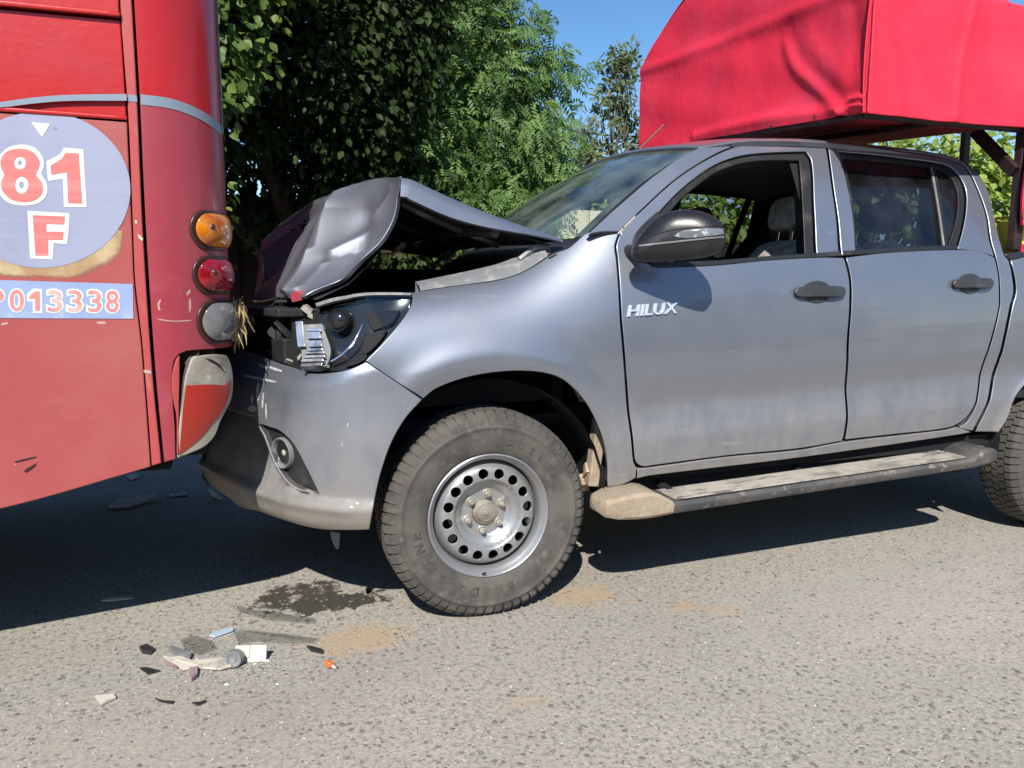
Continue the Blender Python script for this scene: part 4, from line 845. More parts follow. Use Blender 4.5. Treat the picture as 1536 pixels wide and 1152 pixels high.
def hoodf(y, t):
    """t 0 hinge .. 1 ridge .. 2 nose"""
    u = np.clip(t, 0, 1); v = np.clip(t - 1, 0, 1); cr = .018 * np.exp(-((t - 1) / .05) ** 2)
    X = hX(y) + (rX(y) - hX(y)) * u; Z = hZ(y) + (rZ(y) - hZ(y)) * u - .012 * np.sin(np.pi * u) * sst(.6, .15, y) - .006 * np.sin(np.pi * u) ** 2
    X = X + (nX(y) - rX(y)) * v; Z = Z + (nZ(y) - rZ(y)) * v
    sag = np.sin(np.pi * np.clip(v, 0, 1) ** .85) * (1 - sst(.16, .50, y - .10 * v)); X = X + .085 * sag; Z = Z - .03 * sag
    yc = .56 - .24 * v; q = y - yc; fold = np.where(q < 0, np.exp(q / .055), np.exp(-q / .16)) * sst(.0, .22, v) * sst(1.02, .9, v); X = X - .085 * fold
    X = X + .035 * np.exp(-((q + .13) / .045) ** 2) * sst(.12, .4, v) * sst(1.0, .8, v)
    X = X + .020 * np.exp(-((q + .05) / .03) ** 2 - ((v - .72) / .10) ** 2) - .02 * np.exp(-((q - .22) / .05) ** 2) * sst(.2, .5, v)
    yd = 1.02 + .35 * (v - .3); X = X + .055 * np.exp(-np.abs(y - yd) / .08) * sst(.02, .3, v)
    ye = 1.35 - .2 * v; X = X - .06 * np.exp(-np.abs(y - ye) / .12) * sst(.0, .3, v)
    for (y0, v0, y1, v1, A, w) in CREASES:
        L2 = (y1 - y0) ** 2 + (v1 - v0) ** 2; k = np.clip(((y - y0) * (y1 - y0) + (t - 1 - v0) * (v1 - v0)) / L2, 0, 1); dd = np.hypot(y - y0 - k * (y1 - y0), (t - 1 - v0 - k * (v1 - v0)) * .6)
        e = A * np.exp(-dd / w) * np.sin(np.pi * np.clip(k * .9 + .05, 0, 1)) ** .5; X = X - e; Z = Z + e * .4
    wob = .006 * np.sin(9 * y + 4 * t) * sst(.3, 1, t) ; return X + wob, y, Z - cr + wob
HOOD = Surf(hoodf, (.0, .9, .9), bs=.55)
hood = panel('hood', HOOD, [(.165, 0, 1), (.165, .5, 1), (.165, .985, 1), (.172, 1.0, 1), (.178, 1.10, 1), (.20, 1.16, 1), (.19, 1.5), (.25, 1.97), (.30, 2.0, 1), (.9, 2.0), (1.63, 2.0, 1), (1.635, 1, 1), (1.635, 0, 1)], 'silver_paint', truck, res=.016, edge=.004, flange=.012)
panel('hood_underside', HOOD, [(.18, .03, 1), (.18, .95, 1), (.21, 1.08), (.23, 1.95, 1), (1.6, 1.95, 1), (1.6, .03, 1)], 'hood_inner', hood, res=.06, edge=0, flange=0, lift=-.032)
def hood_flange():
    V = []; N = []; n = 40
    for i in range(n + 1):
        t = .0 + .985 * i / n; p = HOOD.pos(.165, t); d = HOOD.pos(.165, min(t + .01, 1.0)) - HOOD.pos(.165, t - .01); d /= np.linalg.norm(d); dn = np.cross(d, [0, 1, 0]); dn *= -1 if dn[2] > 0 else 1
        w = (.018 + .055 * sst(0, .75, t)) * (1 - .1 * sst(.9, 1, t))
        V += [p + [0, .004, 0], p + [0, -.006, -.004], p + dn * w * .45 + [0, -.020, 0], p + dn * w + [0, -.034, 0], p + dn * w + [0, -.01, -.003]]
    k = 5; Fc = [(i * k + j, (i + 1) * k + j, (i + 1) * k + j + 1, i * k + j + 1) for i in range(n) for j in range(k - 1)]
    o = mesh_obj('hood_edge', V, Fc, 'silver_paint', hood, smooth=True); sharp_by_angle(o.data, 50)
    m = MB()                                                              # stiffening ribs under the hood
    for y in (.45, .8, 1.1, 1.4): m.tube([HOOD.pos(y, t, -.045) for t in np.linspace(.1, .93, 8)], .018, 6)
    m.tube([HOOD.pos(y, .35, -.05) for y in np.linspace(.22, 1.55, 10)], .02, 6); m.build('rib', 'hood_inner', hood, smooth=True)
    MB().tube([HOOD.pos(.3, .92, -.06), HOOD.pos(.42, .8, -.09), HOOD.pos(.55, .72, -.08), HOOD.pos(.75, .7, -.10)], .008, 6).build('washer_hose', 'bay_dark', hood, smooth=True)
hood_flange()
for sg in (0, 1):
    y = .20 if not sg else 1.60; m = MB(); m.tube([(.20, y, 1.355), (.26, y, 1.40), (.31, y, 1.405), (.34, y + .01, 1.37)], [.011, .013, .012, .010], 6); m.box((.30, y, 1.365), (.05, .03, .035)); m.build('hood_hinge', 'lamp_grey', truck, smooth=True)
# ---- engine bay
b = MB(); b.box((-.1, .24, .98), (.95, .03, .36)); b.box((-.12, 1.56, 1.04), (.95, .03, .60)); b.box((.34, .9, 1.08), (.04, 1.5, .58)); b.box((-.62, .9, .90), (.05, 1.25, .5)); b.box((-.1, .9, .72), (1.0, 1.3, .04)); b.build('engine_bay', 'liner_black', truck)
b = MB(); b.box((-.12, .9, .98), (.62, .6, .34), taper=.85); b.box((-.05, .9, 1.18), (.45, .42, .07), taper=.9); b.build('engine', 'bay_dark', truck, bevel=.02)
MB().box((.06, .45, 1.08), (.3, .22, .22)).build('battery', 'bay_dark', truck, bevel=.01)
MB().box((-.25, 1.32, 1.08), (.36, .28, .24)).build('air_filter_box', 'bay_dark', truck, bevel=.02)
for hp_ in ([(-.42, .42, 1.1), (-.3, .5, 1.2), (-.1, .52, 1.22), (.1, .6, 1.2)], [(-.5, 1.1, 1.05), (-.3, 1.05, 1.2), (0, 1.1, 1.23)]): MB().tube(hp_, .027, 8).build('hose', 'bay_dark', truck, smooth=True)
# channel along the fender top
def channel():
    V = []; xs = np.linspace(-.20, .30, 26); z = pchip([q[0] for q in [(-.25, 1.228)] + top], [q[1] for q in [(-.25, 1.228)] + top])
    for x in xs:
        P = LOW.pos(x, math.asin((float(z(x)) - rk(x) - .97) / float(bb(x)))); w = .028 + .030 * float(sst(-.2, .2, x))
        V += [P + [0, .004, .001], P + [0, .012, .010], P + [0, .03, .010 + w * .35], P + [0, .085, .012 + w * .8], P + [0, .09, -.06]]
    k = 5; o = mesh_obj('fender_channel', V, [(i * k + j, (i + 1) * k + j, (i + 1) * k + j + 1, i * k + j + 1) for i in range(len(xs) - 1) for j in range(k - 1)], 'lamp_grey', truck, smooth=True); sharp_by_angle(o.data, 40)
channel()
M('scratch_pale', (.42, .42, .41), .7, layers=((60, (.25, .25, .26), .45, .6),))
# ---- front bumper
pl = np.array([(-.12, -.03), (-.25, -.026), (-.36, -.012), (-.43, 0.0), (-.50, .025), (-.58, .085), (-.66, .165), (-.74, .285), (-.825, .45), (-.915, .65), (-.985, .84), (-1.02, .98)])
ds = np.r_[0, np.cumsum(np.linalg.norm(np.diff(pl, axis=0), axis=1))] - .312; pxf, pyf = pchip(ds, pl[:, 0]), pchip(ds, pl[:, 1])
def plan(s):
    e = 1e-3; t = np.stack([pxf(s + e) - pxf(s - e), pyf(s + e) - pyf(s - e)], -1); t /= np.linalg.norm(t, axis=-1)[..., None] + 1e-9
    return pxf(s), pyf(s), -t[..., 1] * -1, t[..., 0] * -1
din = pchip([.38, .415, .44, .482, .494, .52, .60, .75, .88, .915, .94, .97, 1.02], [.05, .020, .008, .0, .003, .014, .008, .0, .003, .012, .03, .045, .065])
zsh = pchip([-.3, -.05, .0, .1, .2, .35, 1.2], [.09, .085, .075, .045, .02, 0, 0])
def bumpf(s, z):
    s = np.asarray(s, float); sc_ = np.clip(s, ds[0] + .002, ds[-1] - .002); x, y, nx, ny = plan(sc_); d = din(z - zsh(s) * sst(.70, .90, z)); lead = s - sc_
    return x + nx * d, y + ny * d + lead, z
BU = Surf(bumpf, (.3, .9, .7), guess=lambda P: (max(0, -.43 - P[0]) * 1.25, P[2]))
def px_s(u, v): return BU.inv(u, v)
pod_px = [(388, 637), (405, 641), (420, 647), (438, 664), (450, 684), (460, 704), (471, 726), (478, 741, 1), (462, 738), (444, 731), (431, 722), (423, 712), (412, 694), (403, 670), (396, 652)]
pod = BU.cut(pod_px)
sP = min(p[0] for p in pod); sQ = max(p[0] for p in pod)
_le = [BU.inv(*q) for q in ((478, 742), (444, 733), (423, 714), (411, 695), (401, 670), (394, 652), (386, 637))]
s_left = pchip([q[1] for q in sorted(_le, key=lambda q: q[1])], [q[0] for q in sorted(_le, key=lambda q: q[1])])
def pocket(a, b, p):
    """scooped lower corner ahead of the fog lamp, tilted up towards the sky, with a lip below"""
    zl = .510; d = -.50 * np.clip(b - zl, 0, .3) * sst(.004, .06, a - s_left(b)) * sst(.772, .752, b)
    lip = .010 * np.exp(-((b - .488) / .022) ** 2) * sst(0, .1, a); dent = -.010 * np.exp(-((a - .47) / .06) ** 2 - ((b - .9) / .05) ** 2)
    return d + lip + dent
BUM = Surf(bumpf, BU.c, disp=pocket, guess=BU.guess); BUM.deep = False
bout = BU.cut([(549, 541.5, 1), (535, 549), (517, 555), (493, 558.5), (469, 559.5), (438, 550.5), (408, 541), (382, 530, 1)]) + [(ds[-1] - .35, 1.0, False), (ds[-1] - .2, .99, True), (ds[-1] - .05, .97, True), (ds[-1] - .05, .42, True)] + BU.cut([(356, 758), (387, 767), (432, 782.5), (481, 794.5), (520, 796), (554, 795, 1), (563, 743), (572, 706), (587, 664), (608, 627.5), (633, 599.5, 1)])
bumper = panel('front_bumper', BUM, bout, 'silver_paint', truck, holes=[pod], res=.014, edge=.004, flange=.03)
panel('fog_lamp_pod', BUM, BUM.cut([(384, 632, 1), (420, 643), (445, 664), (462, 700), (482, 745, 1), (440, 736), (418, 714), (398, 670)]), 'black_plastic', bumper, res=.018, edge=0, flange=.01, lift=-.022)
P = BUM.pos(*BUM.inv(418, 681), -.014); n = BUM.nrm(*BUM.inv(418, 681)); n = n * .5 + np.array([-.62, -.38, 0]); n /= np.linalg.norm(n)
def disc(name, prof, P, n, mat, parent, seg=32):
    m = MB().lathe(prof, (0, 0, 0), 'z', seg); q = Vector(n).to_track_quat('Z', 'Y').to_matrix(); V = np.array(m.v) @ np.array(q).T + P
    o = mesh_obj(name, V, m.f, mat, parent, smooth=True); sharp_by_angle(o.data, 40); return o
fog = disc('fog_lamp', [(.040, -.03), (.046, -.006), (.051, .006), (.055, .008), (.058, .002), (.058, -.03)], P, n, 'lamp_grey', bumper)
disc('fog_reflector', [(.0, -.034), (.02, -.032), (.036, -.022), (.044, -.008)], P, n, 'lamp_chrome', fog)
disc('fog_lens', [(.0, .006), (.02, .005), (.047, -.004)], P, n, 'clear_plastic', fog)
disc('fog_bulb', [(0, -.004), (.010, -.006), (.013, -.014), (.013, -.034)], P, n, 'cream_plastic', fog)
for L in ([(384, 575), (387, 574), (388, 600), (385, 602)], [(392, 590), (394, 589), (395, 612), (393, 613)], [(366, 562), (392, 566), (415, 572), (414, 574), (390, 569), (366, 565)], [(372, 612), (380, 607), (386, 614), (378, 618)], [(398, 606), (400, 606), (401, 628), (399, 629)], [(388, 545), (402, 551), (400, 553), (387, 547)], [(404, 549), (424, 556), (422, 558), (404, 552)], [(376, 598), (379, 590), (381, 596), (378, 606)], [(520, 640), (521, 634), (523, 634), (522, 641)], [(512, 668), (514, 660), (515, 661), (513, 672)]):
    panel('scratch', BUM, BUM.cut(L), 'scratch_pale', bumper, res=.02, edge=0, flange=0, lift=.0012)
# far half of the bumper, lower grille and the splash lip
m = []
for s in np.linspace(ds[-1] - .06, .02, 26):
    for z in (.40, .44, .52, .60, .76, .90, .95, 1.0):
        p = BU.pos(s, z); m.append((p[0], 1.8 - p[1], z))
k = 8; mesh_obj('bumper_far_half', m, [(i * k + j, i * k + j + 1, (i + 1) * k + j + 1, (i + 1) * k + j) for i in range(25) for j in range(k - 1)], 'silver_paint', bumper, smooth=True)
b = MB(); b.box((-.74, .95, .92), (.08, .8, .14)); b.build('lower_grille', 'liner_black', bumper)
b = MB(); b.add([onY(496, 797, .12), onY(511, 797, .11), onY(509, 822, .12), onY(505, 823, .12), onY(497, 806, .13)], [(0, 1, 2, 3, 4)]); o = b.build('splash_flap', 'black_plastic', bumper); sd = o.modifiers.new('solid', 'SOLIDIFY'); sd.thickness = .006
def onX(u, v, X): d = ray(u, v); return CAM + d * (X - CAM[0]) / d[0]
# ---- broken headlamp
def headf(s, z):
    s = np.asarray(s, float); sc_ = np.clip(s, ds[0] + .002, ds[-1] - .002); x, y, nx, ny = plan(sc_); q = np.clip((z - .98) / .26, -.3, 1.1); d = .012 + .13 * np.maximum(q, 0) ** 1.6 + .03 * np.minimum(q, 0)
    lead = np.minimum(s - ds[0] - .002, 0); return x + nx * d - lead, y + ny * d, z
HD = Surf(headf, (.2, .9, .9), guess=lambda P: (-.43 - P[0], P[2]))
head = empty('headlamp', tuple(HD.pos(.1, 1.1)), truck)
housing_px = [(617, 441.5, 1), (580, 441), (543, 441), (505, 447), (478, 456, 1), (452, 470), (440, 510), (446, 549, 1), (478, 555.5), (518, 552.5), (547, 540, 1), (577, 510.5), (604.5, 475.5), (615.5, 456)]
hcut = HD.cut(housing_px)
bowl = lambda a, b, p: -.075 * np.clip(1 - ((a - .08) / .32) ** 2, 0, 1) * np.clip(1 - ((b - 1.09) / .17) ** 2, 0, 1)
HB = Surf(headf, HD.c, disp=bowl)
panel('housing', HB, hcut, 'gloss_black', head, res=.016, edge=.003, flange=.015, lift=-.004)
panel('lens_shard', HD, HD.cut([(617, 442, 1), (543, 440.5, 1), (558, 458), (569, 478), (573, 500, 1), (592, 485), (605, 472), (615, 455)]), 'lamp_glass', head, res=.03, edge=.002, flange=.004, lift=.004)
panel('lens_rim', HD, HD.cut([(474, 456, 1), (505, 447), (543, 440.5), (580, 439.5), (618, 440.5, 1), (616, 444, 1), (580, 443.5), (543, 445), (507, 452), (476, 461, 1)]), 'lamp_grey', head, res=.012, edge=.002, flange=.01, lift=.006)
panel('lens_rim', HD, HD.cut([(490, 541, 1), (510, 527.5), (528, 508), (542, 482, 1), (543.5, 482.5, 1), (530, 509), (512, 529), (492, 542.5, 1)]), 'chrome', head, res=.012, edge=.0015, flange=.006, lift=-.018)
panel('bezel', HB, HD.cut([(548, 465, 1), (580, 461), (600, 462, 1), (588, 478), (560, 488, 1)]), 'bezel_black', head, res=.014, edge=.003, flange=.01, lift=.018)
panel('bezel', HB, HD.cut([(544, 493, 1), (580, 486), (572, 502), (551, 523), (535, 527, 1)]), 'bezel_black', head, res=.014, edge=.003, flange=.01, lift=.014)
panel('bezel', HB, HD.cut([(520, 534, 1), (545, 520), (548, 533), (530, 545), (515, 550, 1)]), 'bezel_black', head, res=.014, edge=.003, flange=.01, lift=.010)
P = HB.pos(*HD.inv(502, 474), .03); nn = np.array([-.55, -.83, .08])
disc('projector', [(0, .028), (.018, .026), (.030, .018), (.034, .010), (.038, .012), (.040, .0), (.040, -.07)], P, nn, 'gloss_black', head)
disc('projector_ring', [(.034, .0115), (.039, .016), (.0425, .010), (.0425, -.01)], P, nn, 'bezel_black', head)
# chrome reflector steps
for (u0, u1, v0, v1, lf, mt) in ((447.5, 456, 485, 521, .05, 'lamp_chrome'), (458, 476, 491, 495.5, .045, 'lamp_chrome'), (459, 476.5, 497, 507, .05, 'lamp_chrome'), (460, 477, 509, 519, .046, 'lamp_chrome'), (459, 480, 522, 526, .05, 'lamp_chrome'), (458, 484, 528, 531, .056, 'lamp_chrome'), (457, 485, 533, 537, .052, 'lamp_chrome'), (456, 485, 539, 543, .058, 'lamp_chrome'), (456, 484, 545.5, 549, .054, 'lamp_chrome')):
    panel('reflector', HB, HD.cut([(u0, v0, 1), (u1, v0 - 2, 1), (u1 + 1, v1 - 2, 1), (u0 + .5, v1, 1)]), mt, head, res=.012, edge=.0015, flange=.02, lift=lf)
panel('reflector_back', HB, HD.cut([(447, 486, 1), (476, 480, 1), (487, 520), (484, 550), (455, 553, 1)]), 'lamp_grey', head, res=.014, edge=.002, flange=.02, lift=.030)
def chunk(name, u, v, Y, size, mat, parent, n=1, seed=0):
    r = np.random.default_rng(seed); m = MB(); c = onY(u, v, Y)
    for i in range(n):
        P = []; d = np.array(size) * r.uniform(.6, 1.1, 3)
        q = Matrix.Rotation(r.uniform(-.9, .9), 3, 'X') @ Matrix.Rotation(r.uniform(-.9, .9), 3, 'Y') @ Matrix.Rotation(r.uniform(0, 3), 3, 'Z')
        m.box(c + r.normal(size=3) * np.array(size) * .5 * (n > 1), d, np.array(q), taper=r.uniform(.4, .9))
    return m.build(name, mat, parent)
chunk('broken_bracket', 437, 505, .34, (.022, .05, .16), 'lamp_grey', head, 1, 3)
chunk('broken_bracket', 425, 510, .40, (.02, .04, .15), 'bay_dark', head, 1, 5)
chunk('broken_bracket', 462, 464, .26, (.055, .04, .022), 'broken_plastic', head, 1, 8)
chunk('broken_bracket', 473, 476, .24, (.05, .03, .014), 'broken_plastic', head, 1, 9)
chunk('broken_bracket', 445, 470, .32, (.04, .04, .035), 'lamp_grey', head, 1, 12)
chunk('broken_bracket', 418, 498, .42, (.03, .03, .035), 'broken_plastic', head, 1, 14)
chunk('broken_bracket', 440, 545, .30, (.07, .02, .012), 'broken_plastic', head, 1, 15)
chunk('broken_bracket', 452, 536, .27, (.03, .02, .02), 'broken_plastic', head, 1, 19)
b = MB()
for i in range(5):
    p0 = onY(400 + 8 * i, 470 + 9 * i, .42); p1 = onY(430 + 6 * i, 452 + 16 * i, .36); b.tube([p0, (p0 + p1) / 2 + rng.normal(size=3) * .02, p1], .006, 6)
b.build('wiring', 'bay_dark', truck, smooth=True)
b = MB(); b.box(onY(412, 466, .5), (.16, .5, .03), rotz(.3)); b.box(onY(408, 500, .52), (.05, .3, .16), rotz(.25)); b.box(onY(402, 520, .55), (.06, .5, .09), rotz(.3)); b.build('radiator_support', 'bay_dark', truck, bevel=.006)
o = mesh_obj('lens_splinter', [onY(393, 533, .42), onY(396, 522, .41), (onY(424, 538, .36)), onY(430, 543, .35), onY(418, 543, .36)], [(0, 1, 2, 3, 4)], 'clear_plastic', head); o.modifiers.new('solid', 'SOLIDIFY').thickness = .004
o = mesh_obj('nose_emblem_stub', [onY(437, 442, .30), onY(443, 436.5, .29), onY(452, 435, .28), onY(458, 441, .27), onY(454, 450, .28), onY(440, 453, .30)], [(0, 1, 2, 3, 4, 5)], 'bus_red_low', truck); o.modifiers.new('solid', 'SOLIDIFY').thickness = .01; o.name = 'red_paint_scrap'
# ---- badge, handles
text_on('badge', SIDE, 'HILUX', (941, 475), (1016, 469.5), (940.5, 458.5), 'badge_chrome', fdoor, .002, .006, .012, .18)
def handle(par, cx, cy, w, h):
    o = [(cx - 2 + .56 * w * math.cos(q), cy + 1.0 * h * math.sin(q)) for q in np.linspace(0, 6.283, 18, endpoint=False)]
    Sd = Surf(sidef, TC, disp=None); panel('handle_bowl', Sd, SIDE.cut(o), 'handle_black', par, res=.010, edge=.004, flange=.008, lift=.007)
    c = SIDE.inv(cx, cy); e = SIDE.inv(cx + w, cy); hw = abs(e[0] - c[0]); dm = lambda a, b, p: .022 * np.clip(1 - ((a - c[0]) / (hw * 1.05)) ** 2, 0, 1) ** .5
    g = [(cx - w, cy + 1), (cx - .92 * w, cy - .28 * h), (cx - .7 * w, cy - .42 * h), (cx, cy - .46 * h), (cx + .7 * w, cy - .46 * h), (cx + .92 * w, cy - .34 * h), (cx + w, cy), (cx + .93 * w, cy + .36 * h), (cx + .7 * w, cy + .5 * h), (cx, cy + .48 * h), (cx - .7 * w, cy + .5 * h), (cx - .92 * w, cy + .38 * h)]
    S2 = Surf(sidef, TC, disp=dm); panel('door_handle', S2, SIDE.cut(g), 'handle_black', par, res=.008, edge=.006, flange=.016, lift=.010)
M('handle_black', (.035, .037, .04), .38, layers=((9, (.07, .068, .065), .45, .8),))
handle(fdoor, 1227, 438, 39, 16.5); handle(rdoor, 1456, 425.5, 31, 15)
# ---- door mirror
def mirror():
    C = np.array([.70, -.135, 1.43]); nrm_ = np.array([-.50, -.866, 0.]); e = np.array([.866, -.50, 0.])
    plf = lambda a, b: (C[0] + e[0] * a, C[1] + e[1] * a, C[2] + b)
    def onp(u, v): d = ray(u, v); t = ((C - CAM) @ nrm_) / (d @ nrm_); p = CAM + d * t; return ((p - C) @ e, p[2] - C[2])
    out = [(947, 376), (953, 362), (968, 342), (986, 326), (1008, 316.5), (1040, 315), (1064, 321), (1081, 333), (1088, 348), (1088, 362), (1078, 378), (1062, 385), (1030, 390), (987, 393), (958, 392), (948, 386)]
    poly = np.array([onp(*p) for p in out]); pd = smooth_loop([(p[0], p[1], False) for p in poly], .006, 1.0)
    def dist(a, b):
        q = np.stack([np.ravel(a), np.ravel(b)], 1); d = np.concatenate([np.linalg.norm(q[i:i + 500, None] - pd[None], axis=2).min(1) for i in range(0, len(q), 500)]); ins = inside(pd, q); return np.where(ins, d, 0).reshape(np.shape(a))
    infl = lambda k, dm: (lambda a, b, p: k * np.sqrt(np.clip(1 - (1 - np.clip(dist(a, b) / dm, 0, 1)) ** 2, 0, 1)))
    Sf = Surf(plf, C - nrm_, disp=infl(.062, .085)); Sb = Surf(plf, C + nrm_, disp=infl(.05, .03))
    cutp = lambda L: [(*onp(q[0], q[1]), len(q) > 2) for q in L]
    panel('mirror_housing', Sf, [(p[0], p[1], False) for p in poly], 'black_plastic', fdoor, res=.009, edge=0, flange=0)
    panel('mirror_back', Sb, [(p[0], p[1], False) for p in poly], 'black_plastic', fdoor, res=.012, edge=0, flange=0)
    panel('mirror_cap', Sf, cutp([(956, 363), (968, 344), (986, 328), (1008, 318.5), (1040, 317), (1062, 322.5), (1078, 333.5), (1084, 340, 1), (1060, 342), (1030, 344), (1000, 349), (975, 357)]), 'mirror_cap_black', fdoor, res=.008, edge=.002, flange=.006, lift=.003)
    panel('mirror_indicator', Sf, cutp([(1008, 356, 1), (1020, 349), (1050, 345), (1084, 343.5, 1), (1086, 352, 1), (1060, 356), (1030, 359)]), 'lamp_glint', fdoor, res=.008, edge=.002, flange=.006, lift=.003)
    panel('mirror_trim', Sf, cutp([(958, 368, 1), (985, 365.5), (1030, 361), (1086, 355, 1), (1086, 357.5, 1), (1030, 363.5), (985, 368.5), (958, 371, 1)]), 'lamp_grey', fdoor, res=.007, edge=.001, flange=.004, lift=.004)
    gq = [C + e * a - nrm_ * .052 + np.array([0, 0, z]) for a, z in ((-.11, -.05), (.10, -.05), (.13, .03), (.08, .07), (-.07, .06))]; mesh_obj('mirror_glass', gq, [(0, 1, 2, 3, 4)], 'chrome', fdoor)
    m = MB(); m.tube([(.60, .08, 1.385), (.62, .02, 1.375), (.655, -.05, 1.372), (.69, -.12, 1.375)], [.028, .028, .030, .028], 10); m.build('mirror_arm', 'black_plastic', fdoor, smooth=True)
    panel('mirror_sail', SIDE, SIDE.cut([(946, 370, 1), (952, 352), (965, 336), (985, 318, 1), (1000, 330), (1000, 396, 1), (958, 393), (947, 388, 1)]), 'black_plastic', fdoor, res=.02, edge=.005, lift=.008, flange=.02)
M('lamp_glint', (.22, .23, .24), .15, .4, coat=.6, layers=((60, (.6, .62, .64), .5, .62),))
M('mirror_cap_black', (.013, .0135, .016), .33, coat=.1, layers=((4, (.05, .048, .045), .45, .8),))
mirror()
# ---- running board
def step():
    root = empty('running_board', (1.5, 0, .4), truck)
    sec = [(.440, .395, .435, -.03, .05), (.455, .382, .448, -.065, .075), (.50, .374, .462, -.088, .085), (.57, .369, .472, -.094, .088), (.62, .369, .474, -.096, .09), (.67, .371, .462, -.096, .09), (.73, .376, .428, -.096, .09), (.80, .378, .424, -.096, .09), (1.5, .402, .447, -.096, .09), (2.22, .424, .470, -.096, .09), (2.30, .427, .474, -.096, .09), (2.36, .430, .505, -.094, .09), (2.42, .434, .512, -.09, .09), (2.47, .44, .50, -.075, .085), (2.495, .455, .485, -.05, .07)]
    V = []
    for x, z0, z1, y0, y1 in sec:
        c = .012; V += [(x, y0 + c, z0), (x, y0 + .002, z0 + c), (x, y0, z1 - c * 1.2), (x, y0 + c, z1 - .002), (x, y1 - .02, z1), (x, y1, z1 - c), (x, y1, z0)]
    k = 7; Fc = [(i * k + j, (i + 1) * k + j, (i + 1) * k + (j + 1) % k, i * k + (j + 1) % k) for i in range(len(sec) - 1) for j in range(k)] + [tuple(range(k))[::-1], tuple(range((len(sec) - 1) * k, len(sec) * k))]
    n = 6; 
    body = mesh_obj('board', V[n * k:], [tuple(i - n * k for i in f) for f in Fc if min(f) >= n * k], 'step_black', root, smooth=True); sharp_by_angle(body.data, 35)
    cap = mesh_obj('end_cap', V[:(n + 1) * k], [f for f in Fc if min(f) < n * k], 'step_mud', root, smooth=True); sharp_by_angle(cap.data, 35)
    m = MB()
    for y in np.linspace(-.066, .062, 8):
        m.add([(.76, y - .006, .4255), (2.27, y - .006, .4745), (2.27, y + .006, .4755), (.76, y + .006, .4265), (.76, y - .005, .4325), (2.27, y - .005, .4815), (2.27, y + .005, .4815), (.76, y + .005, .4325)], [(4, 5, 6, 7), (0, 1, 5, 4), (3, 7, 6, 2), (0, 4, 7, 3), (1, 2, 6, 5)])
    m.add([(.75, -.078, .4275), (2.28, -.078, .4755), (2.28, .075, .4765), (.75, .075, .4285)], [(0, 1, 2, 3)]); m.build('tread_strip', 'step_tread', root)
    for x in (.8, 1.5, 2.2): MB().tube([(x, .05, .42), (x, .3, .46)], .02, 6).build('bracket', 'liner_black', root)
    V2 = np.array(V); V2[:, 1] = 1.8 - V2[:, 1]; mesh_obj('running_board_far', V2, [f[::-1] for f in Fc], 'step_black', truck, smooth=True)
step()
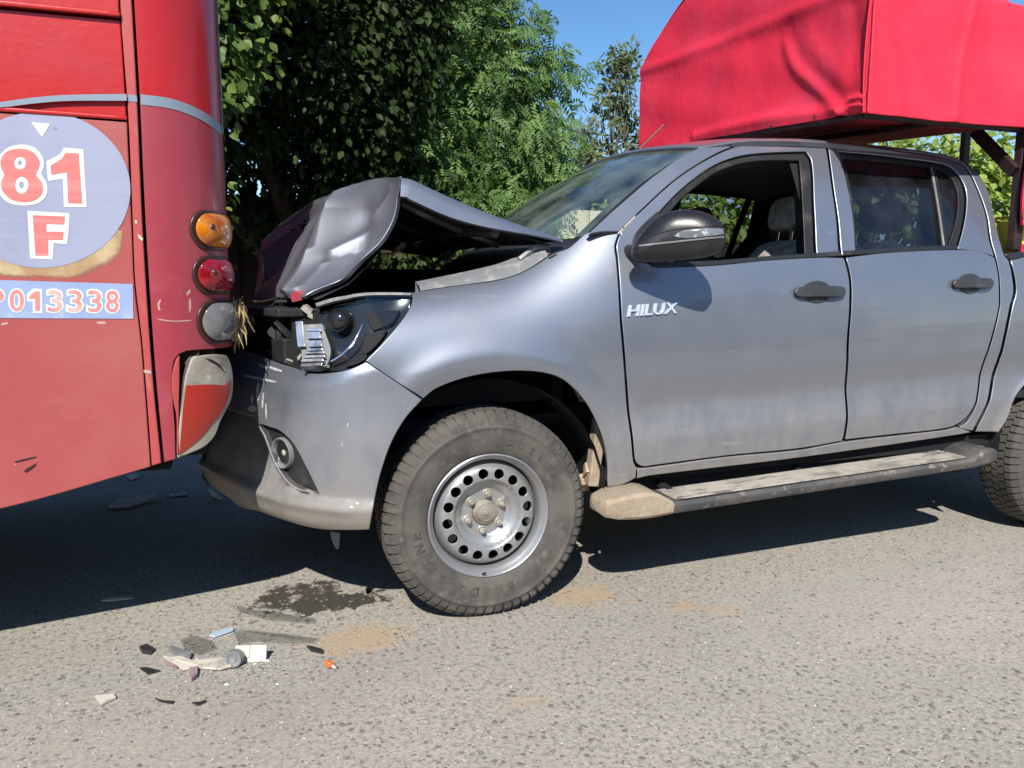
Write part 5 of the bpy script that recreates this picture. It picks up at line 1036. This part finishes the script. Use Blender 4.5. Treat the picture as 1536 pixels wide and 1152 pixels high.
# ---- wheels
TR, TW = .400, .235
def make_wheel(c, out=1, text=True):
    """c: centre of the outer face; out=+1 near side"""
    root = empty('wheel', c, truck); c = np.array(c)
    prof = [(.226, .040), (.236, .018), (.250, .008), (.285, -.002), (.318, -.003), (.334, -.001), (.337, -.004), (.345, -.004), (.348, .0), (.368, .010), (.384, .026), (.392, .050), (.394, .115), (.392, .185), (.384, .21), (.33, .237), (.27, .235), (.226, .20)]
    t = MB().lathe(prof, (0, 0, 0), 'y', 96, 1); V = np.array(t.v); Fc = t.f
    m = MB(); n = 62
    def block(r0, r1, y0, y1, a0, a1, sk=0.):
        P = []
        for r, s in ((r0, 1), (r1, .86)):
            for y, a in ((y0, a0), (y1, a0 + sk), (y1, a1 + sk), (y0, a1)):
                am = (a0 + a1) / 2 + (sk if y == y1 else 0); aa_ = am + (a - am) * s; P.append((r * math.cos(aa_), y, r * math.sin(aa_)))
        m.add(P, [(4, 5, 6, 7), (0, 1, 5, 4), (1, 2, 6, 5), (2, 3, 7, 6), (3, 0, 4, 7)])
    for i in range(n):
        a = 2 * math.pi * i / n; w = 2 * math.pi / n
        for y0, y1, sg in ((.016, .062, 1), (.219, .173, -1)):
            e = w * (.66 if i % 2 else .74)
            # shoulder lug folded over the edge: tread face and side face
            P = []
            for (r, y) in ((.352, .001 if sg > 0 else .234), (.374, .006 if sg > 0 else .229), (.397, y0 + .018 * sg), (.401, y1)):
                for aa_ in (a, a + e): P.append((r * math.cos(aa_), y, r * math.sin(aa_)))
            for (r, y) in ((.345, .012 if sg > 0 else .222), (.362, .02 if sg > 0 else .215), (.384, y0 + .024 * sg), (.386, y1)):
                for aa_ in (a, a + e): P.append((r * math.cos(aa_), y, r * math.sin(aa_)))
            m.add(P, [(0, 1, 3, 2), (2, 3, 5, 4), (4, 5, 7, 6), (0, 2, 10, 8), (2, 4, 12, 10), (4, 6, 14, 12), (1, 9, 11, 3), (3, 11, 13, 5), (5, 13, 15, 7), (6, 7, 15, 14), (0, 8, 9, 1)])
        for y0, y1, ph, sk in ((.068, .098, .3, .02), (.103, .132, .0, -.02), (.137, .167, .5, .02)):
            block(.386, .4005, y0, y1, a + w * ph, a + w * (ph + .78), sk)
    def place(v):
        v = np.array(v); v[:, 1] *= out; v = v + c; v[:, 2] = np.where(v[:, 2] < .004, .004 + (v[:, 2] - .004) * .05, v[:, 2]); return v
    ty = mesh_obj('tyre', place(V), Fc if out > 0 else [f[::-1] for f in Fc], 'tyre', root, smooth=True)
    tb = mesh_obj('tread_blocks', place(m.v), m.f, 'tyre', root); tb['kind'] = 'stuff'
    # rim barrel
    rp = [(.236, .020), (.2385, .013), (.234, .010), (.229, .014), (.226, .022), (.219, .030), (.213, .038), (.210, .055), (.208, .095), (.206, .19)]
    r = MB().lathe(rp, (0, 0, 0), 'y', 72); o = mesh_obj('rim', place(r.v), r.f, 'steel_wheel', root, smooth=True); sharp_by_angle(o.data, 50)
    dp = pchip([.0, .052, .085, .092, .104, .127, .131, .138, .160, .178, .190, .199, .2075], [.080, .080, .080, .078, .066, .046, .036, .030, .029, .034, .046, .062, .085])
    dsf = lambda a, b: (a, dp(np.sqrt(a * a + b * b)), b)
    DS = Surf(dsf, (0, 1, 0)); ringp = lambda rr, k, cx=0, cz=0: [(cx + rr * math.cos(q), cz + rr * math.sin(q), False) for q in np.linspace(0, 2 * math.pi, k, endpoint=False)]
    holes = [ringp(.0195, 16, .160 * math.cos(2 * math.pi * (i + .3) / 16), .160 * math.sin(2 * math.pi * (i + .3) / 16)) for i in range(16)] + [ringp(.050, 28)]
    tmp = panel('wheel_disc', DS, ringp(.2065, 90), 'steel_wheel', root, holes=holes, res=.008, edge=.0012, flange=.006, raw=True)
    me = tmp.data; co = np.zeros(len(me.vertices) * 3); me.vertices.foreach_get('co', co); co = co.reshape(-1, 3); nr = np.array([tuple(v.normal) for v in me.vertices])
    me.vertices.foreach_set('co', place(co).astype(np.float32).ravel())
    if out < 0: me.flip_normals()
    me.update(); sharp_ = None
    MB_ = MB().lathe([(.0, .052), (.008, .052), (.010, .056), (.022, .057), (.024, .060), (.036, .061), (.039, .066), (.047, .068), (.049, .075), (.049, .10)], (0, 0, 0), 'y', 36); o = mesh_obj('hub_cap', place(MB_.v), MB_.f, 'hub_metal', root, smooth=True); sharp_by_angle(o.data, 30)
    dk = MB().lathe([(0, .12), (.205, .12)], (0, 0, 0), 'y', 32); mesh_obj('brake_disc', place(dk.v), dk.f, 'liner_black', root)
    for i in range(6):
        a = 2 * math.pi * (i + .35) / 6; q = (.0725 * math.cos(a), 0, .0725 * math.sin(a))
        nb = MB(); nb.lathe([(.0, .048), (.006, .049), (.0085, .053), (.0095, .060), (.0125, .062), (.0135, .082)], q, 'y', 6); nb.lathe([(.0135, .074), (.019, .076), (.020, .083)], q, 'y', 12)
        o = mesh_obj('lug_nut', place(nb.v), nb.f, 'nut_metal', root, smooth=True); sharp_by_angle(o.data, 35)
    if text:
        for word, a0, hgt, rr, gap in (('BRIDGESTONE', 286, .037, .272, 9.8), ('DUELER', 75, .024, .280, 9.5)):
            Vt = []; Ft = []; 
            for k, ch in enumerate(word):
                v, f = text_mesh(ch, .05, .01, 2)
                lo, hi = v[:, 0].min(), v[:, 0].max(); sc_ = hgt / .72; ang = R(a0 - gap * k) if a0 < 180 else R(a0 - gap * k)
                rad = rr + v[:, 1] * sc_; th = ang - (v[:, 0] - (lo + hi) / 2) * sc_ / (rr + hgt / 2)
                yy = -.0045 - (v[:, 2]) * .03 + .0012; P = np.stack([rad * np.cos(th), yy, rad * np.sin(th)], 1)
                mesh_obj('lettering', place(P), f, 'tyre_text', root)
        vv = MB().tube([(-.03, .012, -.222), (-.022, .0, -.214)], .004, 6); mesh_obj('valve', place(vv.v), vv.f, 'trim_rubber', root)
    return root
make_wheel((.03, .045, .398), 1, True)
make_wheel((3.16, .045, .398), 1, False)
make_wheel((.03, 1.755, .398), -1, False); make_wheel((3.16, 1.755, .398), -1, False)
b = MB(); b.box((.485, .10, .60), (.045, .05, .27), roty(.12)); b.build('mud_flap', 'step_mud', truck, bevel=.006)
chunk('mud_clod', 880, 708, .14, (.05, .05, .05), 'mud', truck, 3, 4); chunk('mud_clod', 905, 690, .08, (.02, .04, .10), 'mud', truck, 2, 6)
# ---- cabin
def seat(y, x, hz, mat, sc=1.):
    root = empty('seat', (x, y, .6), truck)
    q = roty(R(-14)); q = roty(R(16))
    def soft(name, c, d, rot, mt):
        V = []; n = 10
        for k in range(6):
            w = [.82, .97, 1, 1, .95, .70][k]; tk = [.8, 1, 1, 1, .9, .55][k]
            for i in range(n):
                a = 2 * math.pi * i / n; V.append((d[0] / 2 * tk * math.copysign(abs(math.cos(a)) ** .7, math.cos(a)), d[1] / 2 * w * math.copysign(abs(math.sin(a)) ** .55, math.sin(a)), d[2] * (k / 5 - .5)))
        V = np.array(V) @ np.array(rot).T + np.array(c); Fc = [(k * n + i, k * n + (i + 1) % n, (k + 1) * n + (i + 1) % n, (k + 1) * n + i) for k in range(5) for i in range(n)] + [tuple(range(n))[::-1], tuple(range(5 * n, 6 * n))]
        o = mesh_obj(name, V, Fc, mt, root, smooth=True); s = o.modifiers.new('sub', 'SUBSURF'); s.levels = 2; s.render_levels = 2
    soft('backrest', (x - .06, y, hz - .42), (.17, .50, .62), q, mat); soft('headrest', (x + .04, y, hz), (.11, .24, .17), roty(R(8)), mat); soft('cushion', (x - .36, y, hz - .72), (.52, .5, .2), roty(0), mat)
    for dy in (-.05, .05): MB().tube([(x + .04, y + dy, hz), (x + .02, y + dy, hz - .14)], .006, 6).build('headrest_post', 'chrome', root)
hp = onY(1172, 321, .55); seat(.55, hp[0], hp[2], 'seat_cover'); seat(1.25, hp[0] - .06, hp[2] + .01, 'seat_fabric')
seat(.52, 2.28, 1.60, 'seat_fabric'); seat(1.28, 2.28, 1.60, 'seat_fabric')
b = MB(); b.box((.62, .9, 1.18), (.40, 1.45, .34), taper=.85); b.box((.80, .52, 1.33), (.14, .34, .10), taper=.7); b.build('dashboard', 'interior', truck, bevel=.03)
m = MB(); ring = [(.93 + .07 * math.cos(a), .52 + .185 * math.sin(a), 1.27 + .17 * math.cos(a)) for a in np.linspace(0, 2 * math.pi, 33)]; m.tube(ring, .014, 8); m.tube([(.93, .35, 1.27), (.91, .52, 1.25), (.93, .69, 1.27)], .012, 6); m.build('steering_wheel', 'interior', truck, smooth=True)
b = MB(); b.box((2.46, .9, .98), (.05, 1.5, .82)); b.box((2.36, .9, 1.80), (.05, 1.25, .14)); b.box((2.43, .32, 1.58), (.06, .16, .5)); b.box((2.43, 1.48, 1.58), (.06, .16, .5)); b.build('cab_back', 'interior', truck)
mesh_obj('rear_glass', [(2.46, .36, 1.38), (2.46, 1.44, 1.38), (2.37, 1.40, 1.76), (2.37, .40, 1.76)], [(0, 1, 2, 3)], 'tint_glass', truck)
m = MB(); m.tube([(1.62, 1.56, 1.72), (1.55, 1.50, 1.4), (1.52, 1.44, 1.0)], .014, 6); m.tube([(1.58, .2, 1.74), (1.56, .24, 1.4), (1.53, .3, 1.0)], .014, 6); m.build('seat_belt', 'interior', truck)
MB().box((1.02, .95, 1.70), (.03, .24, .07)).build('rear_view_mirror', 'interior', truck, bevel=.01)

# ------------------------------------------------------------------ red cargo canopy over the bed
canopy = tag(empty('cargo_canopy', (2.9, .95, 1.45)), 'red tarpaulin cargo canopy mounted on the pickup bed and overhanging its cab', 'canopy')
CX0 = 1.64; CYW = 1.88
cbot = lambda y: 1.962 + .075 * y; ceave = lambda y: 2.475 + .058 * y
carch = lambda y: ceave(y) + .44 * np.sin(np.pi * np.clip(y / CYW, 0, 1)) ** .85
def seg_d(y, z, pts):
    d = np.full(np.shape(y), 9.)
    for (a, b), (c, e) in zip(pts[:-1], pts[1:]):
        t = np.clip(((y - a) * (c - a) + (z - b) * (e - b)) / ((c - a) ** 2 + (e - b) ** 2 + 1e-9), 0, 1); d = np.minimum(d, np.hypot(y - a - t * (c - a), z - b - t * (e - b)))
    return d
def rs(L, k=10):
    L = np.array(L, float); t = np.r_[0, np.cumsum(np.linalg.norm(np.diff(L, axis=0), axis=1))]; q = np.linspace(0, t[-1], k); return list(zip(pchip(t, L[:, 0])(q), pchip(t, L[:, 1])(q)))
fl = lambda L: rs([tuple(onX(u, v, CX0)[1:]) for u, v in L])
F1 = fl([(1172, 62), (1190, 100), (1222, 132), (1258, 167)]); F2_ = fl([(1210, 60), (1250, 110), (1284, 135)]); F3 = fl([(1258, 166), (1275, 150), (1295, 146)]); F4 = fl([(1262, 172), (1278, 160), (1296, 158)]); F5 = fl([(1040, 205), (1120, 185), (1200, 172), (1258, 168)]); F6 = fl([(1120, 75), (1150, 110), (1190, 150)]); F7 = fl([(1280, 10), (1284, 60), (1280, 130)])
def frontf(y, q):
    zb_ = cbot(y); zt = carch(y); z = zb_ + (zt - zb_) * q
    x = CX0 - .016 * np.exp(-(seg_d(y, z, F1) / .034) ** 2) * sst(2.66, 2.15, z) + .012 * np.exp(-(seg_d(y, z, F1) / .09) ** 2) - .006 * np.exp(-(seg_d(y, z, F2_) / .05) ** 2) - .014 * np.exp(-(seg_d(y, z, F3) / .016) ** 2) - .014 * np.exp(-(seg_d(y, z, F4) / .013) ** 2) - .012 * np.exp(-(seg_d(y, z, F5) / .03) ** 2) + .007 * np.exp(-(seg_d(y, z, F6) / .09) ** 2) + .008 * np.exp(-(seg_d(y, z, F7) / .05) ** 2)
    x = x + .022 * np.sin(np.pi * y / CYW) * np.clip((z - zb_) / .5, 0, 1) - .010 * np.exp(-((z - ceave(y)) / .035) ** 2)
    return x + .004 * np.sin(13 * y + 5 * z) + .003 * np.sin(23 * z - 7 * y), y, z
FRONT = Surf(frontf, (3, .95, 2.3), bs=.8)
panel('front_tarp', FRONT, [(-.008, 0, 1), (.45, 0), (.95, 0), (CYW, 0, 1), (CYW, .5), (CYW, 1, 1), (.95, 1), (-.008, 1, 1)], 'red_tarp', canopy, res=.014, edge=.004, flange=.01)
sl_ = lambda L: [(onY(u, v, -.01)[0], onY(u, v, -.01)[2]) for u, v in L]
S1, S2_ = sl_([(1326, 5), (1338, 60), (1352, 160)]), sl_([(1464, 0), (1450, 70), (1433, 176)]); S3 = sl_([(1390, 10), (1400, 90), (1405, 170)])
def csidef(x, z):
    y = -.012 - .010 * np.exp(-(seg_d(x, z, S1) / .03) ** 2) - .010 * np.exp(-(seg_d(x, z, S2_) / .022) ** 2) + .008 * np.exp(-(seg_d(x, z, S3) / .06) ** 2) + .004 * np.sin(9 * x + 6 * z) + .012 * np.sin(np.pi * np.clip((z - 1.96) / .5, 0, 1))
    return x, y, z
CS = Surf(csidef, (3, .95, 2.3))
panel('side_tarp', CS, [(CX0 - .010, cbot(0) - .002, 1), (2.1, cbot(0) - .008), (2.56, cbot(0), 1), (2.60, 1.90, 1), (2.585, 1.66), (2.60, 1.53, 1), (4.4, 1.53, 1), (4.4, 2.46, 1), (2.6, 2.467, 1), (2.45, 2.475), (CX0 - .010, 2.475, 1)], 'red_tarp', canopy, res=.022, edge=.004, flange=.01)
panel('reinforcing_patch', CS, [(2.60, 1.72, 1), (2.72, 1.72, 1), (2.72, 1.56, 1), (2.592, 1.56, 1)], 'patch_grey', canopy, res=.03, edge=.001, flange=.003, lift=.004)
V = []; xs = np.linspace(CX0 + .01, 2.46, 14); ys = np.linspace(0, CYW, 31)
for x in xs:
    for y in ys: V.append((x, y, carch(y) - .006 + .008 * math.sin(x * 12 + y * 3)))
n = len(ys); o = mesh_obj('arched_roof_tarp', V, [(i * n + j, (i + 1) * n + j, (i + 1) * n + j + 1, i * n + j + 1) for i in range(len(xs) - 1) for j in range(n - 1)] + [tuple((len(xs) - 1) * n + j for j in range(n))], 'red_tarp', canopy, smooth=True); sharp_by_angle(o.data, 50)
m = MB(); m.add([(2.46, .0, 2.468), (4.4, 0, 2.455), (4.4, CYW, 2.56), (2.46, CYW, 2.575)], [(0, 1, 2, 3)]); m.build('roof_tarp', 'red_tarp', canopy)
m = MB(); m.add([(CX0 + .02, .01, cbot(0) + .015), (2.62, .01, cbot(0) + .02), (2.62, CYW - .02, cbot(CYW) + .02), (CX0 + .02, CYW - .02, cbot(CYW) + .015)], [(0, 3, 2, 1)]); m.build('underside_tarp', 'red_tarp_seam', canopy)
for pts, r in (([(CX0 + .02, .02, cbot(0) - .004), (CX0 + .02, CYW - .02, cbot(CYW) - .004)], .016), ([(CX0 + .02, .03, cbot(0) - .002), (4.38, .03, cbot(0))], .016), ([(2.1, .03, cbot(0)), (2.1, CYW - .03, cbot(CYW))], .014)):
    MB().tube(pts, r, 8).build('frame_bar', 'tarp_frame', canopy, smooth=True)
def bar(a, b_, w, d=.04):
    a = np.array(a, float); b_ = np.array(b_, float); t = b_ - a; L = np.linalg.norm(t); q = np.array(Vector(t).to_track_quat('Z', 'X').to_matrix()); return MB().box((a + b_) / 2, (w, d, L), q).build('post', 'tarp_frame', canopy, bevel=.004)
px_ = onY(1527, 300, .05)[0]; bar((px_, .05, 1.42), (px_, .05, 1.97), .05); bar((2.60, 1.80, 1.42), (2.60, 1.80, 2.08), .05); bar(onY(1462, 196, .3), onY(1522, 258, .05), .055, .03); bar((2.60, .95, 1.42), (2.60, .95, 2.02), .05); bar((4.36, .06, 1.46), (4.36, .06, 2.44), .06); bar((4.36, 1.82, 1.46), (4.36, 1.82, 2.5), .06)
MB().tube([(CX0, -.022, cbot(0)), (CX0 + .002, -.022, 2.475)], .005, 6).build('corner_piping', 'red_tarp', canopy, smooth=True)
for u, v in ((1157, 190), (1020, 214.5), (1090, 202), (1222, 176), (978, 221)):
    p = onX(u, v, CX0 - .01); disc('eyelet', [(.004, .002), (.007, .004), (.010, .001)], p, np.array([-1., 0, 0]), 'tarp_frame', canopy, 14)
# load behind the cab
jc = onY(1500, 348, .16)
def jerry():
    root = tag(empty('jerrycan', (jc[0] + .02, .16, .74)), 'yellow plastic jerrycan standing in the pickup bed behind the cab', 'jerrycan'); zt = onY(1500, 333, .16)[2]
    MB().box((jc[0] + .02, .16, (.74 + zt) / 2), (.085, .20, zt - .74), taper=.96).build('body', 'yellow_box', root, bevel=.012)
    MB().tube([(jc[0] + .02, .10, zt), (jc[0] + .02, .12, zt + .02), (jc[0] + .02, .20, zt + .02), (jc[0] + .02, .22, zt)], .008, 6).build('handle', 'yellow_box', root, smooth=True)
jerry()
def winch():
    p = onY(1526, 352, .06); root = tag(empty('tarp_strap', (p[0], .06, 1.44)), 'red strap with metal hooks tied to the bed rail behind the cab', 'strap')
    m = MB(); m.tube([onY(1512, 350, .1), onY(1530, 351, .08)], .005, 6); m.tube([onY(1512, 354, .1), onY(1530, 355, .08)], .005, 6); m.build('hook', 'nut_metal', root)
    m = MB(); m.tube([onY(1528, 335, .05), onY(1524, 350, .05), onY(1527, 368, .05), onY(1534, 380, .05)], [.012, .018, .016, .01], 8); m.tube([onY(1520, 372, .07), onY(1530, 366, .05), onY(1540, 372, .05)], .008, 6); m.build('webbing', 'red_tarp', root, smooth=True)
    MB().tube([onY(1505, 371, .12), onY(1514, 366, .1), onY(1522, 374, .1)], [.004, .007, .004], 6).build('buckle', 'broken_plastic', root, smooth=True)
winch()

# ------------------------------------------------------------------ crash debris on the road
def shard(name, pts, mat, label, h=.004, cat='debris', curl=.0, z0=.0035):
    P = [onZ(u, v, z0) for u, v in pts]; c = np.mean(P, 0); V = []
    for dz in (0, h):
        for p in P: V.append((p[0], p[1], z0 + dz + curl * (np.linalg.norm(p[:2] - c[:2]) / .1) ** 2))
    n = len(P); a = area2(np.array([p[:2] for p in P])); Fc = [tuple(range(n))[::-1], tuple(range(n, 2 * n))] + [(i, (i + 1) % n, n + (i + 1) % n, n + i) for i in range(n)]
    if a < 0: Fc = [f[::-1] for f in Fc]
    o = mesh_obj(name, V, Fc, mat, loc=(c[0], c[1], 0)); return tag(o, label, cat, 'crash debris on the road')
shard('lamp_fragment', [(245, 989), (255, 991), (270, 988), (290, 994), (318, 991), (340, 990), (347, 1003), (330, 1007), (308, 1004), (290, 1003), (275, 1006)], 'shard_beige', 'long curved beige plastic strip beside the cream bulb holder', .008, curl=.004)
shard('plastic_shard', [(209, 1003), (220, 1002), (240, 1007), (222, 1012)], 'shard_black', 'flat dark arrow shaped plastic shard left of the beige strip', .004)
shard('plastic_shard', [(209, 974), (220, 970), (231, 976), (226, 982), (213, 980)], 'shard_black', 'small black crumpled plastic scrap on the road', .012)
shard('plastic_shard', [(253, 976), (258, 973), (288, 984), (285, 990), (268, 985)], 'lamp_grey', 'grey green plastic channel piece lying by the beige strip', .014)
shard('plastic_shard', [(248, 992), (270, 996), (266, 1003), (254, 999)], 'patch_grey', 'mauve plastic flake under the beige strip end', .006)
shard('plastic_shard', [(284, 1006), (297, 1004), (296, 1016), (288, 1022)], 'patch_grey', 'brown grey plastic tab standing below the beige strip', .012)
shard('mirror_strip', [(314, 955), (320, 950), (348, 944), (350, 947), (322, 957)], 'chrome_sky_blue', 'chrome strip coloured pale blue for mirrored sky among the lamp fragments', .006, curl=.012)
shard('plastic_shard', [(460, 971), (468, 972), (485, 977), (484, 981), (466, 977)], 'shard_black', 'curved black plastic clip lying apart near the orange bulb', .008)
shard('clear_shard', [(350, 950), (372, 948), (425, 952), (478, 962), (470, 968), (420, 966), (380, 962), (358, 968)], 'clear_plastic', 'large clear headlamp lens piece lying on the road', .004, curl=.003)
shard('clear_shard', [(352, 910), (380, 917), (410, 918), (440, 924), (472, 930), (474, 938), (440, 934), (400, 930), (360, 920)], 'clear_plastic', 'curved clear headlamp sliver near the wet stain', .004, curl=.002)
shard('clear_shard', [(270, 962), (290, 955), (318, 962), (325, 975), (300, 984), (278, 976)], 'clear_plastic', 'thin clear plastic splinter beside the blue chrome strip', .003, curl=.006)
shard('plastic_shard', [(142, 1046), (170, 1043), (174, 1048), (152, 1058)], 'shard_beige', 'pale broken plastic corner off to the side of the debris', .006)
shard('plastic_shard', [(232, 1048), (245, 1052), (262, 1053), (258, 1056), (240, 1053)], 'shard_black', 'thin dark curved sliver on the asphalt below the debris', .004)
shard('plastic_shard', [(288, 1055), (300, 1054), (309, 1051), (308, 1054), (297, 1058)], 'shard_black', 'short black splinter on the asphalt right of the thin sliver', .004)
for pts, lb in (([(162, 762), (185, 752), (235, 747), (232, 754), (190, 764), (168, 767)], 'broad grey plastic strip in the shade under the bus'), ([(253, 743), (280, 740), (282, 744), (255, 747)], 'narrow pale plastic strip in the shade under the bus'), ([(190, 716), (205, 712), (210, 717), (196, 722)], 'small grey scrap under the bus side panel'), ([(152, 903), (160, 899), (200, 897), (200, 900), (162, 903)], 'thin pale rod shaped piece at the edge of the bus shadow'), ([(312, 738), (320, 740), (334, 752), (330, 755), (318, 745)], 'pale plastic piece under the pickup bumper')):
    shard('plastic_shard', pts, 'shard_beige', lb, .006, curl=.01)
def bulb_holder():
    c = onZ(352, 1001); root = tag(empty('bulb_holder', tuple(c)), 'cream plastic bulb holder with round grey ribbed cap', 'bulb holder', 'crash debris on the road')
    x, y = c[0], c[1]
    ax = np.array([-.35, -.93, .12]); ax /= np.linalg.norm(ax); P = np.array([x, y, .031])
    disc('cap', [(0, .012), (.010, .0125), (.012, .009), (.018, .0095), (.020, .0125), (.026, .012), (.0285, .006), (.029, -.008)], P, ax, 'lamp_grey', root)
    disc('collar', [(.029, -.007), (.027, -.012), (.023, -.03), (.0, -.03)], P, ax, 'cream_plastic', root)
    q = rotz(R(-18)) @ rotx(R(-22)); MB().box((x + .058, y + .03, .024), (.095, .012, .055), q).build('plate', 'cream_plastic', root, bevel=.003)
    MB().box((x + .03, y + .045, .030), (.05, .03, .04), q).build('socket', 'cream_plastic', root, bevel=.003)
bulb_holder()
def orange_bulb():
    c = onZ(498, 1004); root = tag(empty('signal_bulb', tuple(c)), 'small orange glass signal bulb lying alone on the asphalt', 'bulb', 'crash debris on the road')
    ax = np.array([-.45, .35, .25]); ax /= np.linalg.norm(ax); P = np.array([c[0], c[1], .013])
    disc('glass', [(.0, .026), (.006, .025), (.010, .020), (.0125, .012), (.0115, .004), (.008, -.002)], P, ax, 'bulb_orange', root)
    disc('base', [(.008, -.001), (.0085, -.004), (.0085, -.016), (.006, -.019), (0, -.02)], P, ax, 'nut_metal', root)
orange_bulb()

def crumbs():
    """lamp crumbs too small to pick up one by one"""
    V = []; Fc = []
    for i in range(320):
        g = rng.normal(size=2); c = onZ(330 + 75 * g[0], 990 + 26 * g[1] + 8 * rng.random()); r = .0015 + .009 * rng.random() ** 2.5; a0 = rng.uniform(0, 6.28); b = len(V); h = rng.uniform(.001, .005)
        for k in range(3): V.append((c[0] + r * math.cos(a0 + k * 2.1) * rng.uniform(.5, 1.6), c[1] + r * math.sin(a0 + k * 2.1), .002))
        V.append((c[0], c[1], .003 + h)); Fc += [(b, b + 1, b + 3), (b + 1, b + 2, b + 3), (b + 2, b, b + 3)]
    tag(mesh_obj('glass_crumbs', V, Fc, 'crumb'), 'fine crumbs of broken lamp plastic around the bulb holder', 'crumbs', kind='stuff')
M('crumb', (.35, .35, .34), .25, layers=((300, (.05, .05, .05), .5, .55),))
crumbs()
